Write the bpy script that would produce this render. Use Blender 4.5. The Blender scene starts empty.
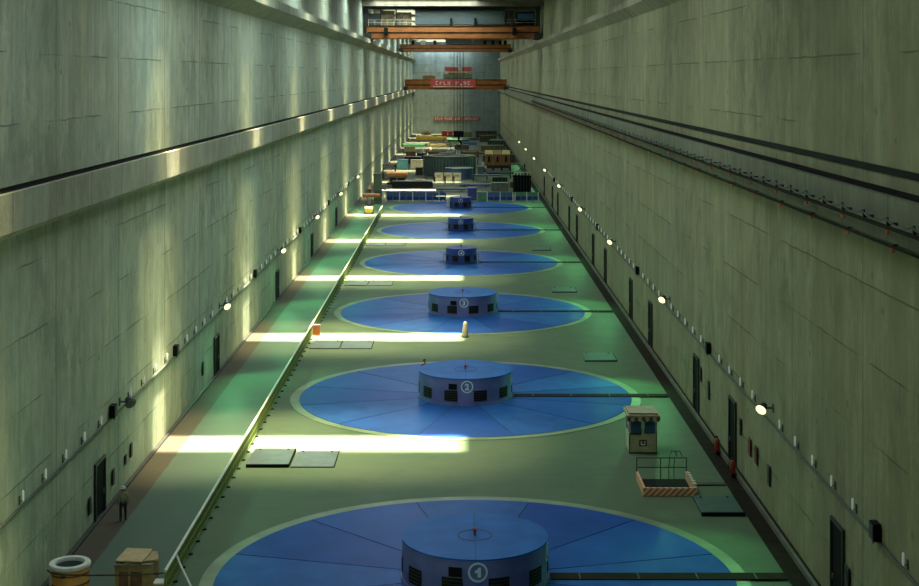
import bpy, bmesh, math, random
from mathutils import Vector, Matrix
random.seed(7)
R = math.radians
sc = bpy.context.scene
COL = sc.collection
F = 1430.0; HC = 21.6; CX = 459.5; HY = 76.0      # focal length in px, eye height, vanishing point

def fy(y): return F*HC/(y-HY)                      # depth of a floor point seen on image row y
def wx(x, Y): return (x-CX)*Y/F
def wz(y, Y): return HC-(y-HY)*Y/F

# ------------------------------------------------------------------ materials
MATS = {}
def nodes_of(m):
    m.use_nodes = True
    nt = m.node_tree
    return nt, nt.nodes, nt.links, nt.nodes['Principled BSDF']

def mat(name, col, rough=.6, metal=0.0, var=.12, scale=3.0, emit=None, estr=0.0, spec=.5):
    if name in MATS: return MATS[name]
    m = bpy.data.materials.new(name)
    nt, N, L, b = nodes_of(m)
    b.inputs['Roughness'].default_value = rough
    b.inputs['Metallic'].default_value = metal
    b.inputs['Specular IOR Level'].default_value = spec
    if var > 0:
        tc = N.new('ShaderNodeTexCoord'); nz = N.new('ShaderNodeTexNoise')
        nz.inputs['Scale'].default_value = scale; nz.inputs['Detail'].default_value = 4
        rp = N.new('ShaderNodeValToRGB')
        rp.color_ramp.elements[0].position = .3; rp.color_ramp.elements[1].position = .7
        rp.color_ramp.elements[0].color = tuple(c*(1-var) for c in col)+(1,)
        rp.color_ramp.elements[1].color = tuple(min(1, c*(1+var)) for c in col)+(1,)
        L.new(tc.outputs['Object'], nz.inputs['Vector']); L.new(nz.outputs['Fac'], rp.inputs['Fac'])
        L.new(rp.outputs['Color'], b.inputs['Base Color'])
    else:
        b.inputs['Base Color'].default_value = tuple(col)+(1,)
    if emit:
        b.inputs['Emission Color'].default_value = tuple(emit)+(1,)
        b.inputs['Emission Strength'].default_value = estr
    MATS[name] = m
    return m

def mth(N, L, op, a, b=None, c=None, clamp=False):
    n = N.new('ShaderNodeMath'); n.operation = op; n.use_clamp = clamp
    for i, v in enumerate((a, b, c)):
        if v is None: continue
        if isinstance(v, (int, float)): n.inputs[i].default_value = v
        else: L.new(v, n.inputs[i])
    return n.outputs[0]

def mixc(N, L, fac, a, b, mode='MIX'):
    n = N.new('ShaderNodeMix'); n.data_type = 'RGBA'; n.blend_type = mode
    if isinstance(fac, (int, float)): n.inputs[0].default_value = fac
    else: L.new(fac, n.inputs[0])
    for i, v in ((6, a), (7, b)):
        if isinstance(v, tuple): n.inputs[i].default_value = v+((1,) if len(v) == 3 else ())
        else: L.new(v, n.inputs[i])
    return n.outputs[2]

def concrete(name, base, warm, joint_v=11.5, offset=3.0, lift=2.88, zoff=.0, stain=.55, band=None):
    """board-marked concrete: streaks running down, pour lifts, vertical joints, damp stains"""
    m = bpy.data.materials.new(name)
    nt, N, L, b = nodes_of(m)
    tc = N.new('ShaderNodeTexCoord'); sx = N.new('ShaderNodeSeparateXYZ')
    L.new(tc.outputs['Object'], sx.inputs[0])
    def noise(sx_, sy_, sz_, scale, detail=5, rough=.6):
        mp = N.new('ShaderNodeMapping'); mp.inputs['Scale'].default_value = (sx_, sy_, sz_)
        L.new(tc.outputs['Object'], mp.inputs['Vector'])
        n = N.new('ShaderNodeTexNoise'); n.inputs['Scale'].default_value = scale
        n.inputs['Detail'].default_value = detail; n.inputs['Roughness'].default_value = rough
        L.new(mp.outputs[0], n.inputs['Vector']); return n.outputs['Fac']
    def ramp(f, p0, p1):
        n = N.new('ShaderNodeMapRange'); n.inputs[1].default_value = p0; n.inputs[2].default_value = p1
        L.new(f, n.inputs[0]); return n.outputs[0]
    big = ramp(noise(1, 1, .6, .09), .35, .68)
    streak = ramp(noise(1, 1, .03, .55, 7, .72), .40, .66)
    streak2 = ramp(noise(1, 1, .05, .22, 5, .7), .50, .66)
    board = ramp(noise(1, 1, .02, 1.7, 5, .7), .42, .62)
    blotch = ramp(noise(1, .75, .42, .62, 9, .72), .485, .575)
    region = ramp(noise(1, 1, 1.6, .06, 3), .40, .56)
    fine = noise(1, 1, .6, 6, 6, .7)
    c = mixc(N, L, big, base, warm)
    c = mixc(N, L, mth(N, L, 'MULTIPLY', streak, .68), c, tuple(v*.5 for v in base))
    c = mixc(N, L, mth(N, L, 'MULTIPLY', streak2, .7), c, (base[0]*.62, base[1]*.52, base[2]*.38))
    c = mixc(N, L, mth(N, L, 'MULTIPLY', board, .22), c, tuple(v*1.55 for v in base))
    st = mth(N, L, 'MULTIPLY', mth(N, L, 'MULTIPLY', blotch, region), stain)
    c = mixc(N, L, st, c, (base[0]*.30, base[1]*.27, base[2]*.2))
    mott = ramp(noise(1, 1, .45, .9, 9, .8), .38, .64)
    c = mixc(N, L, mth(N, L, 'MULTIPLY', mott, .72), c, (base[0]*.50, base[1]*.46, base[2]*.38))
    lime = ramp(noise(1, 1, .05, .35, 6, .75), .60, .72)
    c = mixc(N, L, mth(N, L, 'MULTIPLY', lime, .30), c, tuple(min(.8, v*1.9) for v in base))
    c = mixc(N, L, mth(N, L, 'MULTIPLY', fine, .4), c, tuple(v*.7 for v in base))
    # pour lifts
    zz = mth(N, L, 'ADD', sx.outputs['Z'], zoff)
    wob = mth(N, L, 'MULTIPLY', noise(1, 1, 1, .6, 3), .18)
    t = mth(N, L, 'MODULO', mth(N, L, 'ADD', mth(N, L, 'ADD', zz, wob), 100*lift), lift)
    hl = mth(N, L, 'LESS_THAN', t, .075)
    patchy = ramp(noise(1, 1, 1, .16, 2), .44, .56)
    c = mixc(N, L, mth(N, L, 'MULTIPLY', mth(N, L, 'MULTIPLY', hl, patchy), .8), c, (base[0]*.25, base[1]*.25, base[2]*.2))
    drip = mth(N, L, 'MULTIPLY', ramp(t, lift-1.5, lift), ramp(noise(1, 1, .02, .8, 6, .75), .46, .60))
    c = mixc(N, L, mth(N, L, 'MULTIPLY', mth(N, L, 'MULTIPLY', drip, patchy), .6), c, (base[0]*.42, base[1]*.40, base[2]*.32))
    # vertical joints
    t2 = mth(N, L, 'MODULO', mth(N, L, 'ADD', sx.outputs['Y'], 1000*joint_v-offset), joint_v)
    vl = mth(N, L, 'LESS_THAN', t2, .13)
    c = mixc(N, L, mth(N, L, 'MULTIPLY', vl, .65), c, (base[0]*.3, base[1]*.3, base[2]*.25))
    # bolt holes
    v = N.new('ShaderNodeTexVoronoi'); v.inputs['Scale'].default_value = .5
    L.new(tc.outputs['Object'], v.inputs['Vector'])
    hole = mth(N, L, 'LESS_THAN', v.outputs['Distance'], .085)
    c = mixc(N, L, mth(N, L, 'MULTIPLY', hole, .5), c, (base[0]*.35, base[1]*.35, base[2]*.3))
    L.new(c, b.inputs['Base Color'])
    b.inputs['Roughness'].default_value = .85
    bp = N.new('ShaderNodeBump'); bp.inputs['Strength'].default_value = .4; bp.inputs['Distance'].default_value = .08
    L.new(fine, bp.inputs['Height']); L.new(bp.outputs[0], b.inputs['Normal'])
    MATS[name] = m
    return m

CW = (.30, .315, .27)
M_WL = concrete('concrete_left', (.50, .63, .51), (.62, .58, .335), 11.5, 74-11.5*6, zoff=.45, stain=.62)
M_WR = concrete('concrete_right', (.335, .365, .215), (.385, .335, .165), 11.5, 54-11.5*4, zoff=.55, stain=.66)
M_FAR = concrete('concrete_far', (.27, .36, .38), (.27, .32, .32), 9, 2, stain=.3)
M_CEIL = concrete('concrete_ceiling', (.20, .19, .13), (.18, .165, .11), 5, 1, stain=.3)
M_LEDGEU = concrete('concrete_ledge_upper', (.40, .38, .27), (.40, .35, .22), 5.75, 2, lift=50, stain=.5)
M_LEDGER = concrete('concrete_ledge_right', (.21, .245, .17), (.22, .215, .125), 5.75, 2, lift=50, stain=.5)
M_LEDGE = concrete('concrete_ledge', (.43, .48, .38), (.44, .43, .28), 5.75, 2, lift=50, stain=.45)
M_KERB = mat('kerb_concrete', (.12, .135, .10), .8, var=.25, scale=.6)

def floor_mat():
    m = bpy.data.materials.new('floor_paint'); nt, N, L, b = nodes_of(m)
    tc = N.new('ShaderNodeTexCoord'); sx = N.new('ShaderNodeSeparateXYZ'); L.new(tc.outputs['Object'], sx.inputs[0])
    def noise(scale, detail=5, sc3=(1, 1, 1), rough=.6):
        mp = N.new('ShaderNodeMapping'); mp.inputs['Scale'].default_value = sc3
        L.new(tc.outputs['Object'], mp.inputs['Vector'])
        n = N.new('ShaderNodeTexNoise'); n.inputs['Scale'].default_value = scale; n.inputs['Detail'].default_value = detail
        n.inputs['Roughness'].default_value = rough
        L.new(mp.outputs[0], n.inputs['Vector']); return n.outputs['Fac']
    def ramp(f, p0, p1):
        n = N.new('ShaderNodeMapRange'); n.inputs[1].default_value = p0; n.inputs[2].default_value = p1
        L.new(f, n.inputs[0]); return n.outputs[0]
    c = mixc(N, L, ramp(noise(.12), .35, .65), (.106, .172, .108), (.130, .184, .112))
    c = mixc(N, L, mth(N, L, 'MULTIPLY', ramp(noise(.9, 8, (.35, 1, 1), .75), .48, .7), .45), c, (.17, .215, .15))
    c = mixc(N, L, mth(N, L, 'MULTIPLY', ramp(noise(.35, 6), .55, .75), .5), c, (.075, .11, .075))
    walk = mth(N, L, 'LESS_THAN', sx.outputs['X'], -12.1)
    c = mixc(N, L, mth(N, L, 'MULTIPLY', walk, .8), c, (.105, .145, .125))
    br = mth(N, L, 'LESS_THAN', mth(N, L, 'ADD', sx.outputs['X'], mth(N, L, 'MULTIPLY', noise(.5, 2), .25)), -16.05)
    c = mixc(N, L, br, c, (.092, .075, .058))
    asm = mth(N, L, 'GREATER_THAN', mth(N, L, 'ADD', sx.outputs['Y'], noise(.3, 2)), 248.5)
    c = mixc(N, L, mth(N, L, 'MULTIPLY', asm, .85), c, (.075, .080, .062))
    c = mixc(N, L, mth(N, L, 'MULTIPLY', noise(5, 4), .25), c, (.09, .13, .09))
    L.new(c, b.inputs['Base Color'])
    L.new(mth(N, L, 'MULTIPLY_ADD', noise(.4, 4), .25, .38), b.inputs['Roughness'])
    b.inputs['Specular IOR Level'].default_value = .025
    MATS['floor'] = m; return m
M_FLOOR = floor_mat()

BLUE = [mat('blue_paint_deep', (.022, .085, .36), .34, var=.12, scale=.5, spec=.015), mat('blue_paint', (.024, .102, .40), .33, var=.12, scale=.4, spec=.015),
        mat('blue_paint_worn', (.030, .120, .41), .36, var=.15, scale=.7, spec=.015)]
M_SEAM = mat('dark_seam', (.02, .05, .13), .7, var=0)
M_DRUM = mat('drum_side_blue', (.17, .20, .42), .5, var=.2, scale=1.0, spec=.15)  # greyer than the top: film haze is lifted into the side colour
M_DRUM2 = mat('drum_small_blue', (.055, .085, .33), .5, var=.2, scale=1.0, spec=.1)
M_DRUMTOP = mat('drum_top_blue', (.030, .15, .50), .42, var=.14, scale=.8, spec=.015)
M_RIM = mat('pale_green_rim', (.155, .235, .125), .5, var=.25, scale=.6)
M_BLACK = mat('black', (.008, .009, .009), .7, var=0, spec=.08)
M_DARK = mat('dark_metal', (.025, .028, .026), .55, var=.3, scale=2)
M_TRENCH = mat('trench_brown', (.020, .017, .011), .8, var=.3, scale=1.5, spec=.05)
M_VENT = mat('vent_olive_black', (.022, .022, .014), .8, var=.2, spec=.1)
M_RAILDK = mat('rail_black', (.012, .013, .011), .8, var=.2, spec=.05)
M_WHITE = mat('white_paint', (.72, .74, .70), .5, var=.08)
M_CREAM = mat('cream_paint', (.62, .58, .42), .55, var=.12)
M_NUM = mat('number_white', (.66, .85, .78), .5, var=.05)
M_RED = mat('red_paint', (.50, .045, .03), .4, var=.12)
M_ORANGE = mat('crane_orange', (.29, .098, .02), .5, var=.25, scale=.6)
M_ORANGE2 = mat('signal_orange', (.80, .20, .06), .5, var=.1)
M_STEEL = mat('blue_grey_steel', (.13, .18, .19), .5, var=.15)
M_PLATE = mat('chequer_plate', (.085, .13, .14), .5, 0.0, var=.18, scale=1.5)
M_GPLATE = mat('green_plate', (.035, .095, .08), .5, 0.0, var=.2, scale=1)
M_RAIL = mat('rail_white', (.68, .70, .62), .5, var=.08)
M_PICKET = mat('rail_olive', (.19, .25, .065), .55, var=.15)
M_WOOD = mat('brown_timber', (.34, .17, .06), .7, var=.3, scale=4)
M_BOARD = mat('tan_board', (.50, .38, .20), .75, var=.15, scale=3)
M_CARD = mat('crate_wood', (.38, .28, .13), .75, var=.2, scale=5)
M_YELLOW = mat('machine_yellow', (.72, .48, .05), .45, var=.12)
M_TARP = mat('yellow_tarp', (.66, .56, .20), .65, var=.2, scale=3)
M_GREENM = mat('machine_green', (.10, .30, .17), .5, var=.2)
M_OLIVE = mat('olive_dull', (.14, .15, .08), .7, var=.3, scale=2)
M_BLUEM = mat('machine_blue', (.06, .13, .34), .5, var=.25, scale=2)
M_PURPLE = mat('violet_blue', (.09, .09, .36), .5, var=.2, scale=2)
M_CYAN = mat('cyan_paint', (.16, .48, .55), .5, var=.12)
M_GLASS = mat('booth_glass', (.05, .13, .24), .08, var=0)
M_CONDUIT = mat('conduit_grey', (.07, .085, .075), .6, var=.2)
M_LAMPG = mat('lamp_glass', (.80, .85, .80), .25, var=0, emit=(.85, 1, .9), estr=.12)
M_LENS = mat('flood_lens', (.9, .9, .7), .3, var=0, emit=(1.0, .96, .50), estr=1.5)
M_LENSOFF = mat('flood_lens_off', (.22, .26, .20), .2, var=0)
M_RUST = mat('rust_brown', (.16, .085, .05), .8, var=.35, scale=3)
M_GREYCAN = mat('grey_tarp', (.17, .18, .155), .8, var=.25, scale=1.5)
M_ROTOR = mat('rotor_grey', (.09, .14, .14), .55, var=.2, scale=1)
M_ROPE = mat('rope_dark', (.04, .04, .035), .9, var=0)
M_SKIN = mat('skin', (.36, .19, .12), .6, var=0)
M_HAIR = mat('hair_dark', (.02, .015, .01), .7, var=0)
M_BARREL = mat('barrel_orange', (.85, .42, .12), .55, var=.25, scale=1.2)
M_BANNER = mat('banner_red', (.50, .07, .06), .7, var=.1)
M_BANTXT = mat('banner_text', (.78, .62, .55), .7, var=0)
M_CONE = mat('bollard_cream', (.52, .44, .29), .6, var=.1)

M_DKRED = mat('dark_red', (.13, .025, .02), .6, var=.15)
M_BOOTH = mat('booth_cream', (.52, .49, .33), .6, var=.15)
M_BROOF = mat('booth_roof', (.40, .37, .25), .7, var=.2)
M_TROL = mat('trolley_grey', (.085, .115, .108), .6, var=.15)
M_CABY = mat('cabinet_ochre', (.22, .19, .10), .7, var=.5, scale=1.5)
def stripe_mat():
    m = bpy.data.materials.new('hazard_stripes'); nt, N, L, b = nodes_of(m)
    tc = N.new('ShaderNodeTexCoord'); sx = N.new('ShaderNodeSeparateXYZ'); L.new(tc.outputs['Object'], sx.inputs[0])
    s = mth(N, L, 'ADD', mth(N, L, 'SUBTRACT', mth(N, L, 'ADD', sx.outputs['X'], sx.outputs['Y']), sx.outputs['Z']), 50)
    t = mth(N, L, 'GREATER_THAN', mth(N, L, 'MODULO', s, .32), .16)
    L.new(mixc(N, L, t, (.72, .17, .06), (.78, .66, .46)), b.inputs['Base Color']); b.inputs['Roughness'].default_value = .55
    return m
M_STRIPE = stripe_mat()

# ------------------------------------------------------------------ mesh building
class MB:
    def __init__(s): s.bm = bmesh.new(); s.mi = 0
    def _f(s, vs):
        try:
            f = s.bm.faces.new(vs); f.material_index = s.mi; return f
        except ValueError: return None
    def hexa(s, p):
        v = [s.bm.verts.new(q) for q in p]
        for q in ((3, 2, 1, 0), (4, 5, 6, 7), (0, 1, 5, 4), (1, 2, 6, 5), (2, 3, 7, 6), (3, 0, 4, 7)): s._f([v[i] for i in q])
        return s
    def box(s, x0, x1, y0, y1, z0, z1, m=None):
        if m is not None: s.mi = m
        return s.hexa([(x0, y0, z0), (x1, y0, z0), (x1, y1, z0), (x0, y1, z0), (x0, y0, z1), (x1, y0, z1), (x1, y1, z1), (x0, y1, z1)])
    def obox(s, c, size, rot=(0, 0, 0), m=None):
        if m is not None: s.mi = m
        from mathutils import Euler
        E = Euler(rot).to_matrix(); a, b, d = (q/2 for q in size); c = Vector(c)
        return s.hexa([c+E@Vector(q) for q in ((-a, -b, -d), (a, -b, -d), (a, b, -d), (-a, b, -d), (-a, -b, d), (a, -b, d), (a, b, d), (-a, b, d))])
    def prism_y(s, poly, y0, y1, m=None):           # poly of (x, z) extruded along y
        if m is not None: s.mi = m
        a = [s.bm.verts.new((x, y0, z)) for x, z in poly]; b = [s.bm.verts.new((x, y1, z)) for x, z in poly]
        n = len(poly)
        s._f(a); s._f(list(reversed(b)))
        for i in range(n): s._f([a[i], b[i], b[(i+1) % n], a[(i+1) % n]])
        return s
    def prism_x(s, poly, x0, x1, m=None):           # poly of (y, z) extruded along x
        if m is not None: s.mi = m
        a = [s.bm.verts.new((x0, y, z)) for y, z in poly]; b = [s.bm.verts.new((x1, y, z)) for y, z in poly]
        n = len(poly)
        s._f(list(reversed(a))); s._f(b)
        for i in range(n): s._f([a[i], a[(i+1) % n], b[(i+1) % n], b[i]])
        return s
    def prism_z(s, poly, z0, z1, m=None):
        if m is not None: s.mi = m
        a = [s.bm.verts.new((x, y, z0)) for x, y in poly]; b = [s.bm.verts.new((x, y, z1)) for x, y in poly]
        n = len(poly)
        s._f(list(reversed(a))); s._f(b)
        for i in range(n): s._f([a[i], a[(i+1) % n], b[(i+1) % n], b[i]])
        return s
    def cyl(s, p0, p1, r0, r1=None, n=16, m=None, caps=True):
        if m is not None: s.mi = m
        r1 = r0 if r1 is None else r1
        p0 = Vector(p0); p1 = Vector(p1); d = (p1-p0).normalized()
        u = d.orthogonal().normalized(); w = d.cross(u)
        ra = []; rb = []
        for i in range(n):
            t = 2*math.pi*i/n; o = u*math.cos(t)+w*math.sin(t)
            ra.append(s.bm.verts.new(p0+o*r0)); rb.append(s.bm.verts.new(p1+o*r1))
        for i in range(n): s._f([ra[i], ra[(i+1) % n], rb[(i+1) % n], rb[i]])
        if caps: s._f(list(reversed(ra))); s._f(rb)
        return s
    def tube(s, pts, r, n=8, m=None):
        if m is not None: s.mi = m
        pts = [Vector(p) for p in pts]; rings = []
        for i, p in enumerate(pts):
            d = (pts[min(i+1, len(pts)-1)]-pts[max(i-1, 0)]).normalized()
            ref = Vector((0, 0, 1)) if abs(d.z) < .9 else Vector((1, 0, 0))
            u = d.cross(ref).normalized(); w = d.cross(u)
            rr = r[i] if isinstance(r, (list, tuple)) else r
            rings.append([s.bm.verts.new(p+(u*math.cos(2*math.pi*k/n)+w*math.sin(2*math.pi*k/n))*rr) for k in range(n)])
        for a, b in zip(rings, rings[1:]):
            for k in range(n): s._f([a[k], b[k], b[(k+1) % n], a[(k+1) % n]])
        s._f(rings[0]); s._f(list(reversed(rings[-1])))
        return s
    def lathe(s, prof, n=48, c=(0, 0, 0), m=None, closed=False):
        if m is not None: s.mi = m
        cx, cy, cz = c; rings = []
        for r, z in prof:
            if r < 1e-6: rings.append([s.bm.verts.new((cx, cy, cz+z))])
            else: rings.append([s.bm.verts.new((cx+r*math.cos(2*math.pi*k/n), cy+r*math.sin(2*math.pi*k/n), cz+z)) for k in range(n)])
        pairs = list(zip(rings, rings[1:])) + ([(rings[-1], rings[0])] if closed else [])
        for a, b in pairs:
            for k in range(n):
                k2 = (k+1) % n
                if len(a) == 1: s._f([a[0], b[k], b[k2]])
                elif len(b) == 1: s._f([a[k], a[k2], b[0]])
                else: s._f([a[k], a[k2], b[k2], b[k]])
        return s
    def sphere(s, c, r, sx=1, sy=1, sz=1, n=12, m=None):
        if m is not None: s.mi = m
        prof = [(r*math.sin(math.pi*i/8), -r*math.cos(math.pi*i/8)) for i in range(9)]
        prof[0] = (0, -r); prof[-1] = (0, r)
        before = set(s.bm.verts); s.lathe(prof, n)
        for v in s.bm.verts:
            if v not in before: v.co = Vector((v.co.x*sx+c[0], v.co.y*sy+c[1], v.co.z*sz+c[2]))
        return s
    def build(s, name, mats, parent=None, smooth=False, bevel=0):
        bmesh.ops.recalc_face_normals(s.bm, faces=s.bm.faces)
        me = bpy.data.meshes.new(name); s.bm.to_mesh(me); s.bm.free()
        for m in (mats if isinstance(mats, (list, tuple)) else [mats]): me.materials.append(m)
        if smooth:
            for p in me.polygons: p.use_smooth = True
            try: me.set_sharp_from_angle(angle=R(40))
            except Exception: pass
        o = bpy.data.objects.new(name, me); COL.objects.link(o)
        if parent: o.parent = parent
        if bevel:
            b = o.modifiers.new('bevel', 'BEVEL'); b.width = bevel; b.segments = 2; b.limit_method = 'ANGLE'
        return o

def tag(o, label, cat, group=None):
    o['label'] = label; o['category'] = cat
    if group: o['group'] = group
    return o
def thing(name, loc, label, cat, group=None, rz=0):
    o = bpy.data.objects.new(name, None); o.empty_display_size = .2; COL.objects.link(o)
    o.location = loc; o.rotation_euler = (0, 0, rz)
    return tag(o, label, cat, group)
def struct(o): o['kind'] = 'structure'; return o
KIDS = {}
def copy_tree(o, parent=None):
    c = o.copy(); COL.objects.link(c)
    if parent: c.parent = parent
    for ch in o.children: copy_tree(ch, c)
    return c
def dup(o, loc, label, group=None, rz=None):
    c = copy_tree(o); c.location = loc; c['label'] = label
    if group: c['group'] = group
    if rz is not None: c.rotation_euler = (0, 0, rz)
    return c
ORD = ['nearest', 'second nearest', 'third', 'fourth', 'fifth', 'sixth', 'seventh', 'eighth', 'ninth', 'tenth', 'eleventh', 'twelfth', 'thirteenth', 'fourteenth', 'fifteenth']
ORDN = ['first', 'second', 'third', 'fourth', 'fifth', 'sixth', 'seventh', 'eighth', 'ninth', 'tenth', 'eleventh', 'twelfth']

# ------------------------------------------------------------------ the hall
XL, XR, YN, YF, ZC = -17.65, 15.25, -12.0, 535.0, 35.2
UNIT = [61.6, 96.5, 131.0, 165.6, 200.2, 234.5]
UX = [.66, .40, .30, .20, .18, .18]

struct(MB().box(XL-.6, XR+.6, YN-.6, YF+.6, -.5, 0).build('floor', M_FLOOR))
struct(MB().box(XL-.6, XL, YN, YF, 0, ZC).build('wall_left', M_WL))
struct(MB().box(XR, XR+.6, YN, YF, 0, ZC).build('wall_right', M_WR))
struct(MB().box(XL-.6, XR+.6, YF, YF+.6, 0, ZC).build('wall_far', M_FAR))
struct(MB().box(XL-.6, XR+.6, YN-.6, YN, 0, ZC).build('wall_near', M_WR))

SLOTS = [49.3, 84.0, 118.3, 152.8, 187.2, 222.0, 256.5, 291.0, 325.5, 360.0, 394.5, 429.0, 463.5, 498.0, 531.5]
SX0, SX1, SW = -15.4, 3.2, 3.5
cb = MB(); y = YN-.6
for s in SLOTS:
    cb.box(XL-.6, XR+.6, y, s-SW/2, ZC, ZC+.7)
    cb.box(XL-.6, SX0, s-SW/2, s+SW/2, ZC, ZC+.7); cb.box(SX1, XR+.6, s-SW/2, s+SW/2, ZC, ZC+.7)
    y = s+SW/2
cb.box(XL-.6, XR+.6, y, YF+.6, ZC, ZC+.7)
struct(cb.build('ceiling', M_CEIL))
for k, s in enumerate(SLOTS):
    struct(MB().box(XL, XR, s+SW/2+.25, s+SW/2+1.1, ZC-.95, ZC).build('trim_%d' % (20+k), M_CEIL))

# crane ledges (structure) with rails
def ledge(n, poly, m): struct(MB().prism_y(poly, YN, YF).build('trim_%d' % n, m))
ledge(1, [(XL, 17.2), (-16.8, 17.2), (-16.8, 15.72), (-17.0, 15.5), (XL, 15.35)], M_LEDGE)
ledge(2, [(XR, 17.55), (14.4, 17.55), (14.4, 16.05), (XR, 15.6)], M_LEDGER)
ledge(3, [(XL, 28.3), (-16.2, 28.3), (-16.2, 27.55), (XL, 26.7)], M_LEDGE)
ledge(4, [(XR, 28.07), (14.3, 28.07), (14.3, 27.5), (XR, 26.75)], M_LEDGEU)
for n, (x, z) in enumerate([(-17.25, 17.2), (14.85, 17.55), (-16.75, 28.3), (14.8, 28.07)]):
    b = MB(); b.box(x-.18, x+.18, YN, YF, z, z+.05); b.box(x-.06, x+.06, YN, YF, z+.05, z+.16)
    struct(b.build('trim_%d' % (5+n), M_RAILDK))
struct(MB().box(XR-.07, XR, YN, YF, 18.12, 18.36).build('trim_9', M_BLACK))       # dark band above the right ledge
struct(MB().box(14.1, 14.88, YN, YF, 0, .015).build('trim_10', M_TRENCH))            # covered gutter along the right wall
struct(MB().box(14.88, 15.02, YN, YF, 0, .26).build('baseboard_right', M_KERB))
struct(MB().box(15.02, XR, YN, YF, 0, .12).build('trim_11', M_TRENCH))
struct(MB().box(XL, XL+.22, YN, YF, 0, .10).build('baseboard_left', M_DARK))

# doors
dn = 1
def door(side, Y, w=1.75, h=3.1, z=0.0):
    global dn
    x, sg = ((XL, 1) if side == 'L' else (XR, -1))
    b = MB(); t = .12
    def bx(y0, y1, z0, z1, a, bb): b.box(min(x+sg*a, x+sg*bb), max(x+sg*a, x+sg*bb), y0, y1, z0, z1)
    bx(Y-w/2-.12, Y-w/2, z, z+h, 0, t); bx(Y+w/2, Y+w/2+.12, z, z+h, 0, t); bx(Y-w/2-.12, Y+w/2+.12, z+h, z+h+.12, 0, t)
    f = struct(b.build('door_%d' % dn, M_DARK)); dn += 1
    lb = MB(); lb.box(min(x+sg*.005, x+sg*.04), max(x+sg*.005, x+sg*.04), Y-w/2, Y+w/2, z, z+h)
    lf = lb.build('door_leaf', M_BLACK, f)  # black leaf: the shade of a recessed opening put into its colour
    hb = MB(); hb.box(min(x+sg*.04, x+sg*.10), max(x+sg*.04, x+sg*.10), Y+w/2-.2, Y+w/2-.14, z+1.0, z+1.25)
    hb.build('door_handle', M_STEEL, lf)
for Y in (70.0, 103.6, 138.2, 170.5, 204.2): door('L', Y, 1.75, 2.7)
for Y in (57.5, 79.6, 91.8, 113.8, 126.8, 149.0, 162.6, 185.0, 198.0, 221.0, 234.0, 256.0): door('R', Y, 1.7, 3.4, .12)

# ------------------------------------------------------------------ generator covers and drums
def make_cover(x, Y, num):
    t = thing('generator_cover', (x, Y, 0), 'large blue circular floor cover around the drum numbered %d' % num, 'floor cover', 'blue generator covers down the hall')
    b = MB()
    b.lathe([(11.15, .005), (11.15, .03), (11.75, .03), (11.75, .005)], 128, closed=True)
    b.build('rim', M_RIM, t, True)
    b = MB(); b.lathe([(0, .004), (11.15, .004), (11.15, .02), (0, .02)], 128); b.build('seam_plate', M_SEAM, t)
    radii = [2.6, 11.13]; g = .035
    for ri in range(1):
        r0, r1 = radii[ri]+g, radii[ri+1]
        n = 12; off = R(15)
        for k in range(n):
            a0 = off+2*math.pi*k/n; a1 = off+2*math.pi*(k+1)/n
            b = MB(); st = 10
            da = g/r0; db = g/r1
            inner = [(r0*math.cos(a0+da+(a1-a0-2*da)*i/st), r0*math.sin(a0+da+(a1-a0-2*da)*i/st)) for i in range(st+1)]
            outer = [(r1*math.cos(a0+db+(a1-a0-2*db)*i/st), r1*math.sin(a0+db+(a1-a0-2*db)*i/st)) for i in range(st+1)]
            va = [[b.bm.verts.new((p[0], p[1], z)) for p in inner] for z in (.021, .045)]
            vb = [[b.bm.verts.new((p[0], p[1], z)) for p in outer] for z in (.021, .045)]
            for i in range(st):
                b._f([va[1][i], vb[1][i], vb[1][i+1], va[1][i+1]])
                b._f([va[0][i], va[1][i], va[1][i+1], va[0][i+1]]); b._f([vb[0][i], vb[0][i+1], vb[1][i+1], vb[1][i]])
            b._f([va[0][0], vb[0][0], vb[1][0], va[1][0]]); b._f([va[0][st], va[1][st], vb[1][st], vb[0][st]])
            b.build('cover_panel', BLUE[(k*5+ri*2+num) % 3], t)
    return t
for i, Y in enumerate(UNIT): make_cover(UX[i], Y, i+1)

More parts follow.
